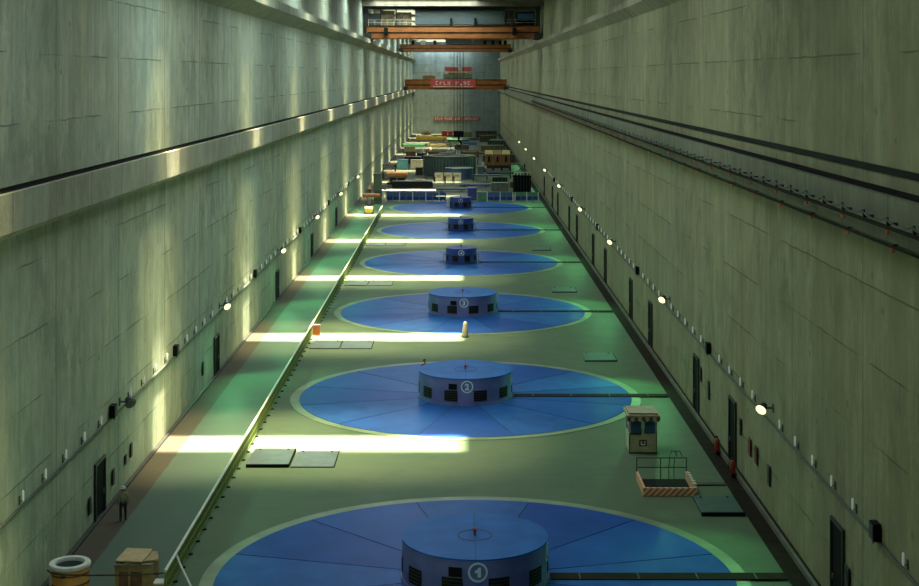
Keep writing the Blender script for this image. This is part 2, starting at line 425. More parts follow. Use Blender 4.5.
def number_mesh(txt, size, radius, ang, z):
    """white ring and digit wrapped on the drum side; returns an MB"""
    cu = bpy.data.curves.new('t', 'FONT'); cu.body = txt; cu.size = size; cu.align_x = 'CENTER'; cu.align_y = 'CENTER'
    cu.offset = size*.045; cu.extrude = .012; cu.resolution_u = 6
    o = bpy.data.objects.new('t', cu); COL.objects.link(o)
    me = bpy.data.meshes.new_from_object(o.evaluated_get(bpy.context.evaluated_depsgraph_get()))
    bpy.data.objects.remove(o); bpy.data.curves.remove(cu)
    b = MB()
    if txt == '1':
        h = size*.36; b.bm.free(); b.bm = bmesh.new()
        poly = [(-.02, -h), (.13, -h), (.13, h), (.03, h), (-.03, h-.08), (-.14, h-.13), (-.14, h-.24), (-.02, h-.20)]
        q = size/.62
        fa = [b.bm.verts.new((x*q, y, -.012)) for x, y in poly]; fb_ = [b.bm.verts.new((x*q, y, .012)) for x, y in poly]
        b._f(list(reversed(fa))); b._f(fb_)
        for i in range(8): b._f([fa[i], fa[(i+1) % 8], fb_[(i+1) % 8], fb_[i]])
    else: b.bm.from_mesh(me)
    xs = [v.co.x for v in b.bm.verts]; ys = [v.co.y for v in b.bm.verts]
    ox, oy = (min(xs)+max(xs))/2, (min(ys)+max(ys))/2
    for v in b.bm.verts: v.co.x -= ox; v.co.y -= oy
    bmesh.ops.subdivide_edges(b.bm, edges=[e for e in b.bm.edges if e.calc_length() > .12], cuts=2)
    n = 40; ro, ri = size*.74, size*.59
    rings = []
    for r, d in ((ri, -.012), (ro, -.012), (ro, .012), (ri, .012)):
        rings.append([b.bm.verts.new((r*math.cos(2*math.pi*k/n), r*math.sin(2*math.pi*k/n), d)) for k in range(n)])
    for q in range(4):
        a, c = rings[q], rings[(q+1) % 4]
        for k in range(n): b._f([a[k], a[(k+1) % n], c[(k+1) % n], c[k]])
    for v in b.bm.verts:
        th = ang+v.co.x/radius; rr = radius+.016+v.co.z
        v.co = Vector((rr*math.cos(th), rr*math.sin(th), z+v.co.y))
    return b

def curved_plate(b, r0, r1, a, w, z0, z1):
    st = 4; h = w/2/r0
    p = [[(rr*math.cos(a-h+2*h*i/st), rr*math.sin(a-h+2*h*i/st)) for i in range(st+1)] for rr in (r0, r1)]
    poly = p[0]+list(reversed(p[1]))
    va = [b.bm.verts.new((x, y, z0)) for x, y in poly]; vb = [b.bm.verts.new((x, y, z1)) for x, y in poly]
    n = len(poly)
    for i in range(st):
        j = n-1-i
        b._f([va[i], va[i+1], va[j-1], va[j]]); b._f([vb[i], vb[i+1], vb[j-1], vb[j]])
    for i in range(n): b._f([va[i], va[(i+1) % n], vb[(i+1) % n], vb[i]])

def make_drum(x, Y, num, big=True):
    H = 1.78 if big else 1.72; r = 3.12 if big else 1.78
    if big: lab = 'wide blue cylindrical drum marked with white circled number %d' % num
    else: lab = ('narrow dark blue drum standing on the fourth blue floor cover', 'narrow dark blue drum on the fifth blue floor cover', 'farthest narrow blue drum in front of the blue barriers')[num-4]
    t = thing('generator_drum', (x, Y, .046), lab, 'drum', 'numbered drums on the blue covers')
    b = MB(); b.lathe([(0, 0), (r, 0), (r, H-.06), (0, H-.06)], 72); b.build('shell', M_DRUM if big else M_DRUM2, t, True)
    b = MB(); b.lathe([(0, H-.06), (r+.03, H-.06), (r+.03, H), (0, H)], 72); top = b.build('top_plate', M_DRUMTOP if big else M_DRUM2, t, True)
    b = MB(); b.lathe([(.70, H), (.76, H), (.76, H+.012), (.70, H+.012)], 40, closed=True)
    b.box(-.018, .018, -r, -.76, H, H+.008); b.box(-.018, .018, .76, r, H, H+.008)
    b.build('top_seam', M_SEAM, top)
    b = MB(); b.cyl((0, 0, H), (0, 0, H+.18), .05, n=12); b.sphere((0, 0, H+.22), .09); b.build('lifting_eye', M_RED if big else M_DARK, t, True)
    b = MB(); b.lathe([(r, 0), (r+.07, 0), (r+.07, .12), (r, .12)], 72, closed=True); b.build('base_flange', M_DRUM if big else M_DRUM2, t, True)
    nv = 10 if big else 8
    for k in range(nv):
        a = -math.pi/2+2*math.pi*(k+.5)/nv
        b = MB(); curved_plate(b, r+.002, r+.03, a, .90 if big else .66, .30, .98)
        v = b.build('vent', M_VENT, t)
        b = MB()
        for q in range(4): curved_plate(b, r+.031, r+.05, a, .90 if big else .66, .40+.15*q, .43+.15*q)
        b.build('louvre', M_DARK, v)
    if big:
        b = MB(); curved_plate(b, r+.002, r+.06, -math.pi/2-.27, .55, 1.05, 1.42); jb = b.build('junction_box', M_BLACK, t)
        b = MB(); curved_plate(b, r+.002, r+.02, -math.pi/2-.27, .62, .98, 1.02); b.build('box_sill', M_STEEL, jb)
    sz = .55 if big else .46
    for a in ((-math.pi/2+.03, R(-10)) if big else (-math.pi/2,)):
        number_mesh(str(num), sz, r, a, 1.25).build('painted_number', M_NUM, t)
    if not big:
        b = MB()
        b.lathe([(r+.22, .95), (r+.26, .95), (r+.26, .99), (r+.22, .99)], 48, closed=True)
        for k in range(12):
            a = 2*math.pi*k/12; b.cyl(((r+.24)*math.cos(a), (r+.24)*math.sin(a), 0), ((r+.24)*math.cos(a), (r+.24)*math.sin(a), .97), .025, n=6)
        b.build('guard_rail', M_DARK, t)
    return t
for i, Y in enumerate(UNIT): make_drum(UX[i], Y, i+1, i < 3)

# cable channels from each drum to the gutter
for i, Y in enumerate(UNIT):
    r = 3.25 if i < 3 else 2.1
    b = MB(); b.box(UX[i]+r, 14.05, Y-.45, Y+.35, .048, .085)
    o = b.build('cable_channel', M_TRENCH)
    tag(o, 'dark cable channel running from drum number %d to the right wall gutter' % (i+1), 'cable channel', 'cable channels beside the drums')
    for k in range(4):
        x = UX[i]+r+(14.0-UX[i]-r)*(k+.5)/4
        MB().box(x-.03, x+.03, Y-.45, Y+.35, .085, .092).build('joint_strip', M_DARK, o)

# ------------------------------------------------------------------ floor hatches
def plate(x0, x1, y0, y1, h, m, label, name='hatch_cover', group=None):
    t = thing(name, ((x0+x1)/2, (y0+y1)/2, 0), label, 'hatch', group)
    w, d = (x1-x0)/2, (y1-y0)/2
    MB().box(-w, w, -d, d, .004, h).build('plate', m, t, bevel=.02)
    b = MB(); b.box(-w-.03, w+.03, -d-.06, -d-.003, .002, h-.02)
    b.box(w+.003, w+.06, -d, d, .002, h-.02); b.build('edge_frame', M_BLACK, t)
    b = MB()
    for sx in (-1, 1): b.cyl((sx*(w-.35), d-.35, h-.01), (sx*(w-.35), d-.35, h+.04), .07, n=8)
    b.build('lifting_lug', M_DARK, t)
G = 'steel floor hatches by the railing'
plate(-11.75, -9.45, 78.9, 82.3, .2, M_PLATE, 'grey steel hatch beside the railing before the nearest sun strip, left one of the pair', group=G)
plate(-9.3, -6.95, 78.9, 82.3, .06, M_PLATE, 'grey steel hatch before the nearest sun strip, right one of the pair', group=G)
for n, y in enumerate((113.2, 147.4, 181.8)):
    w = ('second', 'third', 'fourth')[n]
    plate(-11.9, -9.55, y, y+3.4, .07, M_PLATE, 'grey steel hatch before the %s sun strip, left one of the pair' % w, group=G)
    plate(-9.4, -7.0, y, y+3.4, .06, M_PLATE, 'grey steel hatch before the %s sun strip, right one of the pair' % w, group=G)
plate(11.9, 13.95, 70.2, 73.0, .2, M_GPLATE, 'thick dark green hatch cover lying next to the striped pit kerb')
G = 'dark hatches on the right of the floor'
plate(9.5, 11.9, 108.2, 111.3, .09, M_GPLATE, 'dark green hatch on the floor beyond the guard booth', group=G)
plate(9.3, 11.7, 142.7, 145.8, .09, M_GPLATE, 'dark green hatch on the floor right of drum number 3', group=G)
plate(9.0, 11.3, 177.0, 180.0, .09, M_GPLATE, 'farthest dark green hatch, right of the fourth blue cover', group=G)

# striped pit kerb
t = thing('pit_kerb', (10.83, 75.05, 0), 'orange and cream striped kerb around an open floor pit', 'pit kerb')
w, d, h, tk = 1.38, 1.55, .42, .12
b = MB(); b.box(-w, w, -d, -d+tk, .003, h); b.build('front_kerb', M_STRIPE, t)
for sx in (-1, 1):
    b = MB(); b.box(sx*w-tk/2-sx*tk/2, sx*w+tk/2-sx*tk/2, -d+tk, d, .003, h); b.build('side_kerb', M_STRIPE, t)
b = MB(); b.box(-w+tk, w-tk, -d+tk, d-.01, .003, .02); b.build('pit_floor', M_BLACK, t)  # black sheet at floor level; the pit's inner shade done as colour
b = MB()
for x in (-w+.05, -.05, w-.05): b.cyl((x, d+.05, 0), (x, d+.05, 1.15), .03, n=8)
for z in (.62, 1.13): b.cyl((-w+.05, d+.05, z), (w-.05, d+.05, z), .028, n=8)
b.build('guard_rail', M_DARK, t)
b = MB()
for x in (.35, .62):
    b.tube([(x, d-.25, .03), (x, d-.2, .7), (x+.06, d-.1, 1.15), (x+.2, d+.08, 1.5), (x+.38, d+.12, 1.46), (x+.5, d+.08, 1.2)], .022, 6)
b.build('ladder_rail', M_DARK, t)
b = MB()
for k in range(5): b.obox((w-.06, -d+.5+.5*k, h+.06), (.16, .3, .12), (0, 0, .3))
b.build('chain_block', M_CREAM, t)

b = MB(); b.box(12.35, 14.05, 75.35, 75.8, .003, .07); o = b.build('cable_cover', M_DARK)
tag(o, 'short black cable cover between the striped pit kerb and the gutter', 'cable cover')

# guard booth
t = thing('guard_booth', (10.5, 82.6, 0), 'small cream guard booth with windows and a fringed roof', 'booth')
w, d, H = .80, .8, 2.15
b = MB(); b.box(-w, w, -d, d, .003, .08); b.build('base', M_DARK, t)
b = MB(); b.box(-w, w, -d, -d+.05, .08, 1.1); b.box(-w, w, d-.05, d, .08, 1.1); b.box(-w, -w+.05, -d, d, .08, 1.1); b.box(w-.05, w, -d, d, .08, 1.1)
for sx in (-1, 1):
    for sy in (-1, 1): b.box(sx*w-.05-sx*.05, sx*w+.05-sx*.05, sy*d-.05-sy*.05, sy*d+.05-sy*.05, 1.1, H)
b.box(-.05, .05, -d, -d+.08, 1.1, H); b.box(-w, w, -d, d, H-.25, H)
b.build('walls', M_BOOTH, t)
for sx in (-1, 1):
    b = MB(); b.box(sx*.42-.34, sx*.42+.34, -d+.02, -d+.045, 1.13, H-.27); b.build('front_window', M_GLASS, t)
    b = MB(); b.box(sx*(w-.035)-.012, sx*(w-.035)+.012, -d+.12, d-.12, 1.13, H-.27); b.build('side_window', M_GLASS, t)
b = MB(); b.box(-.22, .22, -d-.02, -d+.0, .42, .78); lg = b.build('front_emblem', M_DARK, t)
b = MB(); b.box(-.14, .14, -d-.03, -d-.021, .48, .56); b.box(-.14, -.05, -d-.03, -d-.021, .56, .72); b.box(.06, .14, -d-.03, -d-.021, .60, .72); b.build('emblem_mark', M_WHITE, lg)
b = MB(); b.box(-w-.14, w+.14, -d-.3, d+.2, H, H+.1); b.box(-w-.04, w+.04, -d-.12, d+.08, H+.1, H+.2); b.build('roof', M_BROOF, t)
b = MB()
for k in range(9):
    x = -w-.14+.209*k; b.mi = k % 2
    b.prism_y([(x, H), (x+.209, H), (x+.209, H-.17), (x+.105, H-.28), (x, H-.17)], -d-.30, -d-.27)
b.build('roof_fringe', [M_RUST, M_BOOTH], t)
b = MB(); b.box(-.75, -.1, -d-.10, -d-.06, 1.1, 1.2); b.build('window_shelf', M_DARK, t)

# bollard
t = thing('bollard', (.47, 118.4, 0), 'cream bollard standing at the end of the second sun strip', 'bollard')
b = MB(); b.lathe([(0, .003), (.34, .003), (.34, .07), (0, .07)], 20); b.build('base', M_DARK, t)
b = MB(); b.lathe([(.26, .07), (.24, .5), (.17, 1.05), (.13, 1.2), (.07, 1.27), (0, 1.29)], 20); b.build('post', M_CONE, t, True)

# ------------------------------------------------------------------ railing along the walkway
RX = -12.2
t = thing('guard_railing', (RX, 59.3, 0), 'long olive and white guard railing between the walkway and the generator floor', 'railing')
LEN = 226-59.3; NP = 95; stp = LEN/NP
b = MB(); b.tube([(0, 0, 1.08), (0, LEN, 1.08)], .065, 10); b.build('top_rail', M_RAIL, t, True)
b = MB()
for z in (.16, .60): b.tube([(0, 0, z), (0, LEN, z)], .035, 8)
b.build('lower_rail', M_PICKET, t, True)
pb = MB(); pb.box(-.04, .04, -.04, .04, .0, 1.02); me = None
post = pb.build('post', M_PICKET, t); fb = MB(); fb.box(-.10, .16, -.09, .09, .002, .05); foot = fb.build('foot', M_BLACK, post)
for k in range(1, NP+1):
    c = post.copy(); COL.objects.link(c); c.location = (0, stp*k, 0); c.parent = t
    f2 = foot.copy(); COL.objects.link(f2); f2.parent = c
gb = MB(); npk = 9
for k in range(1, npk+1): gb.box(-.022, .022, stp*k/(npk+1)-.028, stp*k/(npk+1)+.028, .16, 1.04)
g0 = gb.build('infill_panel', M_PICKET, t)
for k in range(1, NP):
    c = g0.copy(); COL.objects.link(c); c.location = (0, stp*k, 0); c.parent = t
b = MB(); b.tube([(0, 2.3, 1.0), (.3, 1.7, .72), (1.1, .2, .2), (1.5, -.6, .08)], .05, 8); b.build('end_brace', M_RAIL, t, True)

b = MB(); b.tube([(-17.22, 59.75, .95), (-16.95, 59.4, .95), (-16.4, 59.2, .95), (-15.4, 59.1, .96), (-13.4, 59.1, .98), (RX-.07, 59.25, 1.0)], .035, 8)
rp = b.build('barrier_rope', M_ROPE, None, True); tag(rp, 'dark rope strung from the near railing end past the orange barrel', 'rope')
b = MB(); b.tube([(-16.38, 59.14, .95), (-16.38, 59.12, .89), (-16.36, 59.10, .83)], [.10, .13, .05], 10)
b.build('knot', M_ROPE, rp, True)

# orange sign plate on the railing
t = thing('orange_sign', (RX+.45, 117.3, .0), 'small orange panel on a white stand by the railing in the second sun strip', 'sign')
b = MB(); b.obox((.02, 0, .75), (.05, .6, .8), (0, 0, R(80))); b.build('panel', M_ORANGE2, t)
b = MB(); b.obox((.02, .0, 1.19), (.06, .66, .07), (0, 0, R(80))); b.obox((.02, .0, .31), (.06, .66, .07), (0, 0, R(80))); b.box(-.03, .07, .06, .12, .003, 1.2); b.box(-.2, .24, -.2, .3, .003, .04); b.build('stand', M_WHITE, t)

# ------------------------------------------------------------------ foreground barrel and crate
t = thing('barrel', (-16.42, 60.25, 0), 'large open barrel with white rim and orange sides in the near left corner', 'barrel')
b = MB(); b.lathe([(0, .003), (.79, .003), (.81, .3), (.81, .86), (.79, .98), (.62, .98)], 48); b.build('shell', M_BARREL, t, True)
b = MB(); b.lathe([(.617, .98), (.60, .25), (0, .25)], 48); b.build('lining', M_STEEL, t, True)
b = MB(); b.lathe([(.60, .981), (.86, .981), (.86, 1.09), (.83, 1.13), (.63, 1.13), (.60, 1.09)], 48, closed=True); b.build('rim', M_WHITE, t, True)
for z in (.32, .72):
    b = MB(); b.lathe([(.812, z), (.835, z), (.835, z+.06), (.812, z+.06)], 48, closed=True); b.build('hoop', M_RUST, t, True)
b = MB(); curved_plate(b, .812, .842, R(205), .5, .02, .975)
b.build('white_patch', M_WHITE, t)

t = thing('wooden_crate', (-13.6, 60.5, 0), 'tan wooden crate heaped with loose boards by the near railing end', 'crate')
b = MB(); b.box(-.8, .75, -.62, -.57, .05, 1.1); b.box(-.8, .75, .57, .62, .05, 1.1); b.box(-.8, -.75, -.57, .57, .05, 1.1); b.box(.70, .75, -.57, .57, .05, 1.1); b.box(-.75, .70, -.57, .57, .05, .1)
b.build('crate_body', M_CARD, t)
b = MB(); b.box(-.66, .3, -.64, -.625, .12, .84); b.build('front_panel', M_RUST, t)
for x in (-.78, -.22, .72):
    b = MB(); b.box(x-.05, x+.05, -.68, -.645, .003, 1.1); b.build('batten', M_CARD, t)
def loose_board(c, s, r, m, lab):
    bb = MB(); bb.obox((0, 0, 0), s, r); o = bb.build('loose_board', m); o.location = c
    tag(o, lab, 'board', 'boards on the crate'); return o
loose_board((-13.68, 60.42, 1.135), (1.62, 1.25, .05), (0, 0, R(3)), M_GREYCAN, 'grey board lying flat on top of the crate, lowest of the boards')
loose_board((-13.48, 60.55, 1.21), (1.4, 1.1, .05), (0, R(-2), R(14)), M_CARD, 'crooked brown board sticking out to the right on the crate')
loose_board((-13.78, 60.62, 1.29), (1.15, 1.45, .05), (R(2), 0, R(-6)), M_BOARD, 'bright tan board topmost on the crate')
t = thing('white_box', (-12.53, 59.9, 0), 'small cream box squeezed between the crate and the railing post', 'box')
b = MB(); b.box(-.23, .23, -.25, .25, .003, .40); b.build('box_body', M_CREAM, t, bevel=.02)
b = MB(); b.box(-.25, .25, -.28, .28, .40, .45); b.build('lid', M_WHITE, t)

# ------------------------------------------------------------------ wall lamps, floods, conduits
def conduit(side):
    x = XL+.06 if side == 'L' else XR-.06
    b = MB(); b.tube([(x, YN+.1, 4.3+ZL[side]), (x, 300, 4.3+ZL[side]), (x, YF-.1, 4.3+ZL[side])], .055, 6)
    o = b.build('cable_conduit', M_CONDUIT)
    tag(o, 'dark cable conduit running along the %s wall below the lamps' % ('left' if side == 'L' else 'right'), 'conduit')
ZL = {'L': 0.0, 'R': .4}
conduit('L'); conduit('R')

def lamp_proto(side):
    sg = 1 if side == 'L' else -1
    t = thing('wall_lamp', (0, 0, 0), '', 'lamp')
    b = MB(); b.box(min(0, sg*.05), max(0, sg*.05), -.06, .06, -.30, .05); b.cyl((sg*.05, 0, -.15), (sg*.16, 0, -.12), .025, n=6); b.build('bracket', M_CONDUIT, t)
    b = MB(); b.lathe([(0, -.16), (.038, -.15), (.046, -.05), (.046, .22), (.03, .28), (0, .30)], 12, (sg*.17, 0, 0)); b.build('glass', M_LAMPG, t, True)
    return t
def flood_proto(side, lit):
    sg = 1 if side == 'L' else -1
    t = thing('floodlight', (0, 0, 0), '', 'floodlight')
    b = MB(); b.cyl((0, .0, 0), (sg*.42, 0, 0), .05, n=8); b.box(min(0, sg*.05), max(0, sg*.05), -.12, .12, -.2, .2); b.build('arm', M_CONDUIT, t)
    d = Vector((sg*.55, -.70, -.42)).normalized(); c = Vector((sg*.52, 0, .02))
    b = MB(); b.cyl(c-d*.22, c+d*.2, .15, .29, 20); b.build('housing', M_DARK, t, True)
    b = MB(); b.cyl(c+d*.202, c+d*.24, .27, .23, 20); b.build('lens', M_LENS if lit else M_LENSOFF, t, True)
    return t
def jbox_proto(side):
    sg = 1 if side == 'L' else -1
    t = thing('junction_box', (0, 0, 0), '', 'junction box')
    b = MB(); b.box(min(sg*.035, sg*.3), max(sg*.035, sg*.3), -.3, .3, -.17, .46)
    b.box(min(sg*.002, sg*.035), max(sg*.002, sg*.035), -.15, .15, -.1, .35); b.build('case', M_BLACK, t, bevel=.02)
    b = MB(); b.box(min(sg*.302, sg*.33), max(sg*.302, sg*.33), -.24, .24, -.12, .40); b.build('cover', M_DARK, t)
    b = MB(); b.cyl((sg*.2, .1, -.171), (sg*.2, .1, -.34), .04, n=6); b.build('cable_entry', M_CONDUIT, t)
    return t
LP = {s: lamp_proto(s) for s in 'LR'}; used = {}
FLOOD = {'L': [(105.0, 1), (138.5, 1), (171.5, 1), (205.5, 1), (240.0, 1)],
         'R': [(69.5, 1), (103.5, 1), (139.4, 1), (173.7, 1), (210.6, 1), (246.0, 1), (281, 1), (316, 1), (351, 1)]}
BOXES = {'L': [72.2, 88.2, 122.5, 157.0, 191.0, 225.0], 'R': [51.9, 86.8, 121.5, 156.5, 191.5, 228]}
def place(key, make, loc, label, group):
    if key not in used:
        o = make(); used[key] = o; o.location = loc; o['label'] = label; o['group'] = group
        return o
    return dup(used[key], loc, label, group)
for s in 'LR':
    sn = 'left' if s == 'L' else 'right'; x = XL if s == 'L' else XR
    fl = [f for f, _ in FLOOD[s]]
    for n, (Y, lit) in enumerate(FLOOD[s]):
        place('F'+s, lambda: flood_proto(s, True), (x, Y, 4.75+ZL[s]*1.8), '%s glowing floodlight from the camera along the %s wall' % (ORDN[n], sn), 'floodlights on the %s wall' % sn)
    for n, Y in enumerate(BOXES[s]):
        place('J'+s, lambda: jbox_proto(s), (x, Y, 4.55+ZL[s]), '%s black junction box from the camera on the %s wall conduit' % (ORDN[n], sn), 'junction boxes on the %s wall' % sn)
    y0 = 57.3 if s == 'L' else 48.6
    k = 0; cnt = {}
    while True:
        Y = y0+3.136*k; k += 1
        if Y > 250: break
        if any(abs(Y-q) < 1.3 for q in fl) or any(abs(Y-q) < 1.0 for q in BOXES[s]): continue
        prev = [i for i, q in enumerate(BOXES[s]) if q < Y]
        zone = prev[-1] if prev else -1
        cnt[zone] = cnt.get(zone, 0)+1
        w = ORDN[cnt[zone]-1]
        if zone < 0: lab = '%s small white lamp from the frame edge on the %s wall, before any junction box' % (w, sn)
        else: lab = '%s small white lamp beyond the %s black junction box on the %s wall' % (w, ORDN[zone], sn)
        place('W'+s, lambda: LP[s], (x, Y, 4.72+ZL[s]), lab, 'small white lamps on the %s wall' % sn)
# unlit flood next to the first left box
o = flood_proto('L', False); o.location = (XL, 74.2, 4.7); o['label'] = 'unlit round floodlight beside the first junction box on the left wall'; 

# low boxes on the walls
def wall_box(side, Y, z, w, h, m, label, cat='electrical box', name='electrical_box', group=None):
    sg = 1 if side == 'L' else -1; x = XL if side == 'L' else XR
    t = thing(name, (x, Y, z), label, cat, group)
    b = MB(); b.box(min(sg*.035, sg*.10), max(sg*.035, sg*.10), -w/2, w/2, 0, h); b.build('case', m, t, bevel=.015)
    b = MB(); b.box(min(sg*.002, sg*.035), max(sg*.002, sg*.035), -w/4, w/4, h*.2, h*.8); b.build('back_plate', M_DARK, t)
    b = MB(); b.box(min(sg*.102, sg*.115), max(sg*.102, sg*.115), -w/2+.05, w/2-.05, .05, h-.05); dd = b.build('cover', m, t)
    b = MB(); b.box(min(sg*.116, sg*.13), max(sg*.116, sg*.13), w/2-.12, w/2-.08, h*.4, h*.6); b.build('latch', M_STEEL, dd)
G1 = 'dark boxes low on the left wall'; G2 = 'dark boxes low on the right wall'
wall_box('L', 68.0, .75, .4, .8, M_DARK, 'dark box on the left wall on the near side of the nearest door', group=G1)
wall_box('L', 72.6, .85, .4, .8, M_DARK, 'dark box on the left wall just past the nearest door', group=G1)
wall_box('L', 75.3, 1.15, .4, .5, M_DARK, 'dark lower box of the two beyond the person on the left wall', group=G1)
wall_box('L', 76.6, 1.2, .4, .75, M_DARK, 'dark upper box of the two beyond the person on the left wall', group=G1)
wall_box('L', 98.0, 1.1, .45, .9, M_DARK, 'dark box on the left wall before the second door', group=G1)
wall_box('R', 56.0, 1.4, .6, 1.0, M_DARK, 'dark box on the right wall before the nearest door', group=G2)
wall_box('R', 77.3, 2.2, .4, .9, M_DARK, 'dark box on the right wall just before the second door', group=G2)
wall_box('R', 87.2, 1.9, .5, 1.1, M_DARK, 'dark box on the right wall between the second and third doors', group=G2)
wall_box('R', 90.0, 2.4, .4, .9, M_DARK, 'slim dark box on the right wall just before the third door', group=G2)
wall_box('R', 70.2, 1.5, .5, 1.0, M_DARK, 'dark box on the right wall just before the nearest red cabinet', group=G2)
wall_box('R', 73.2, 1.75, .6, .9, M_DKRED, 'dark red hose cabinet on the right wall, nearer of the two', 'hose cabinet', 'hose_cabinet', 'red cabinets on the right wall')
wall_box('R', 74.8, 1.75, .6, .9, M_DKRED, 'dark red hose cabinet on the right wall, farther of the two', 'hose cabinet', 'hose_cabinet', 'red cabinets on the right wall')
def extinguisher(Y, label):
    t = thing('fire_extinguisher', (14.70, Y, .016), label, 'fire extinguisher', 'red extinguishers by the second right door')
    b = MB(); b.lathe([(0, .06), (.11, .06), (.125, .12), (.125, .52), (.09, .64), (.04, .68), (0, .68)], 20); b.build('tank', mat('extinguisher_red', (.30, .035, .03), .5, var=.1), t, True)
    b = MB(); b.cyl((0, 0, .68), (0, 0, .76), .035, n=8); b.box(-.12, .04, -.02, .02, .74, .77); b.build('valve', M_DARK, t)
    for sy in (-1, 1):
        b = MB(); b.cyl((.0, sy*.14, .09), (.0, sy*.18, .09), .088, n=14); b.build('wheel', M_BLACK, t)
    b = MB(); b.tube([(-.1, 0, .75), (-.16, -.1, .6), (-.17, -.15, .35), (-.12, -.16, .2)], .015, 6); b.build('hose', M_BLACK, t)
    t.scale = (1.35, 1.35, 1.35)
extinguisher(77.0, 'red fire extinguisher on the kerb on the near side of the second right door')
extinguisher(81.6, 'red fire extinguisher on the kerb on the far side of the second right door')

# conductor rails on brackets along the right ledge
def conductor(z, off, lab):
    t = thing('conductor_rail', (14.4, 14, z), lab, 'conductor rail')
    b = MB(); b.box(-off-.06, -off+.06, 0, 270, -.05, .06); b.build('rail', M_TRENCH, t)
    bb = MB(); bb.box(-off-.03, -.002, -.05, .05, .07, .16); bb.box(-off-.04, -off+.04, -.05, .05, .05, .34); b0 = bb.build('bracket', M_DARK, t)
    ib = MB(); ib.cyl((-off, 0, -.10), (-off, 0, -.22), .07, n=8); i0 = ib.build('insulator', M_ORANGE2, b0)
    for k in range(1, 96):
        c = b0.copy(); COL.objects.link(c); c.parent = t; c.location = (0, 2.75*k, 0)
        if k % 2 == 0:
            d = i0.copy(); COL.objects.link(d); d.parent = c
    cb_ = MB()
    for k in range(95):
        cb_.tube([(-off-.05, 2.75*k, .30), (-off-.05, 2.75*k+.5, .2), (-off-.05, 2.75*k+1.375, .14), (-off-.05, 2.75*k+2.25, .2), (-off-.05, 2.75*k+2.75, .30)], .035, 5)
    cb_.build('sagging_cable', M_CONDUIT, t)
conductor(16.62, .34, 'upper dark conductor rail with sagging cables on the right ledge')
t = thing('conductor_rail', (14.4, 14, 15.98), 'lower thin conductor rail with orange insulators under the right ledge', 'conductor rail')
b = MB(); b.box(-.20, -.12, 0, 270, -.04, .04); b.build('rail', M_TRENCH, t)
ib = MB(); ib.box(-.16, .20, -.04, .04, .04, .09); ib.cyl((-.16, 0, -.04), (-.16, 0, -.18), .07, n=8, m=1); i0 = ib.build('bracket', [M_DARK, M_ORANGE2], t)
for k in range(1, 48):
    c = i0.copy(); COL.objects.link(c); c.parent = t; c.location = (0, 5.5*k, 0)

# ------------------------------------------------------------------ overhead cranes
def crane(Y, zt, h, d, xl, xr, label, banner=False, tall=False):
    t = thing('overhead_crane', (0, Y, zt), label, 'crane', 'orange overhead cranes')
    for j, yy in enumerate((0, d+3.2)):
        b = MB(); b.box(xl, xr, yy, yy+d, 0, h); gd = b.build('girder', M_ORANGE, t, bevel=.05)
        b = MB(); b.box(xl+.2, xr-.2, yy-.12, yy-.003, h*.42, h*.50); b.box(xl, xr, yy-.25, yy, h-.06, h+.02); b.build('flange', M_TRENCH, gd)
    for sx, x in ((1, xl), (-1, xr)):
        b = MB(); b.box(min(x-sx*.3, x+sx*1.0), max(x-sx*.3, x+sx*1.0), -.9, 2*d+4.1, -.12, .95)
        et = b.build('end_truck', M_DARK, t)
        for q in (-.4, 2*d+3.4):
            b = MB(); b.cyl((x+sx*.0, q, .12), (x+sx*.35, q, .12), .32, n=14); b.build('wheel', M_DARK, et)
    return t
# the near crane under the roof
t = crane(261, 28.45, 2.35, 1.6, -17.0, 14.6, 'nearest orange bridge crane spanning the hall under the roof')
b = MB(); b.box(-8.1, 8.3, .4, 5.4, 2.6, 5.15)
for k in range(28): b.box(-8.0+.59*k, -7.9+.59*k, .32, .4, 2.65, 5.1)
tr = b.build('trolley', M_TROL, t)
b = MB(); b.box(-8.3, 8.5, .3, 5.5, 5.15, 5.35); b.build('trolley_roof', M_DARK, tr)
b = MB(); b.box(-17.4, 14.9, .6, 1.4, 5.4, 6.15); b.box(-17.5, -16.7, .4, 1.4, 1.0, 6.1); b.box(13.9, 14.75, .4, 1.4, 1.0, 6.1)
for x in (-14.4, -11.6, 9.0, 10.2): b.box(x-.12, x+.12, .5, .8, 2.3, 5.5)
b.build('portal_frame', M_DARK, t)
b = MB(); b.box(10.4, 13.8, .7, 4.2, 2.4, 4.9); cab = b.build('cab', M_BLACK, t)
b = MB(); b.box(10.6, 13.6, .62, .69, 3.6, 4.6); b.build('cab_window', M_GLASS, cab)
for x, z, m in ((-15.8, 1.6, M_TROL), (-13.3, 2.1, M_CABY), (-10.2, 1.8, M_CABY), (8.7, 2.0, M_CABY)):
    b = MB(); b.box(x-1.35, x+1.35, 1.8, 3.2, 2.36, 3.05+z); b.box(x-.7, x+.5, 1.6, 1.79, 2.36, 2.4+z*.55); b.build('equipment_cabinet', m, t)
b = MB()
for z in (2.9, 3.4): b.tube([(-16.6, -.05, z), (-8.3, -.05, z)], .03, 6); b.tube([(8.5, -.05, z), (13.8, -.05, z)], .03, 6)
for k in range(8): b.cyl((-16.6+1.15*k, -.05, 2.36), (-16.6+1.15*k, -.05, 3.4), .03, n=6)
b.build('walkway_rail', M_CREAM, t)
for x, z in ((-13.4, .6), (10.0, .6)):
    b = MB(); b.box(x-.35, x+.35, -.55, -.13, z, z+1.35); b.box(x-.22, x+.22, -.62, -.55, z+.2, z+1.1); b.build('hanging_lamp', M_BLACK, t)
for x in (-1.5, 2.9):
    b = MB(); b.box(x-.25, x+.25, -.3, .2, 2.36, 3.3); b.sphere((x, -.05, 3.5), .25); b.build('motor', M_BLACK, t)
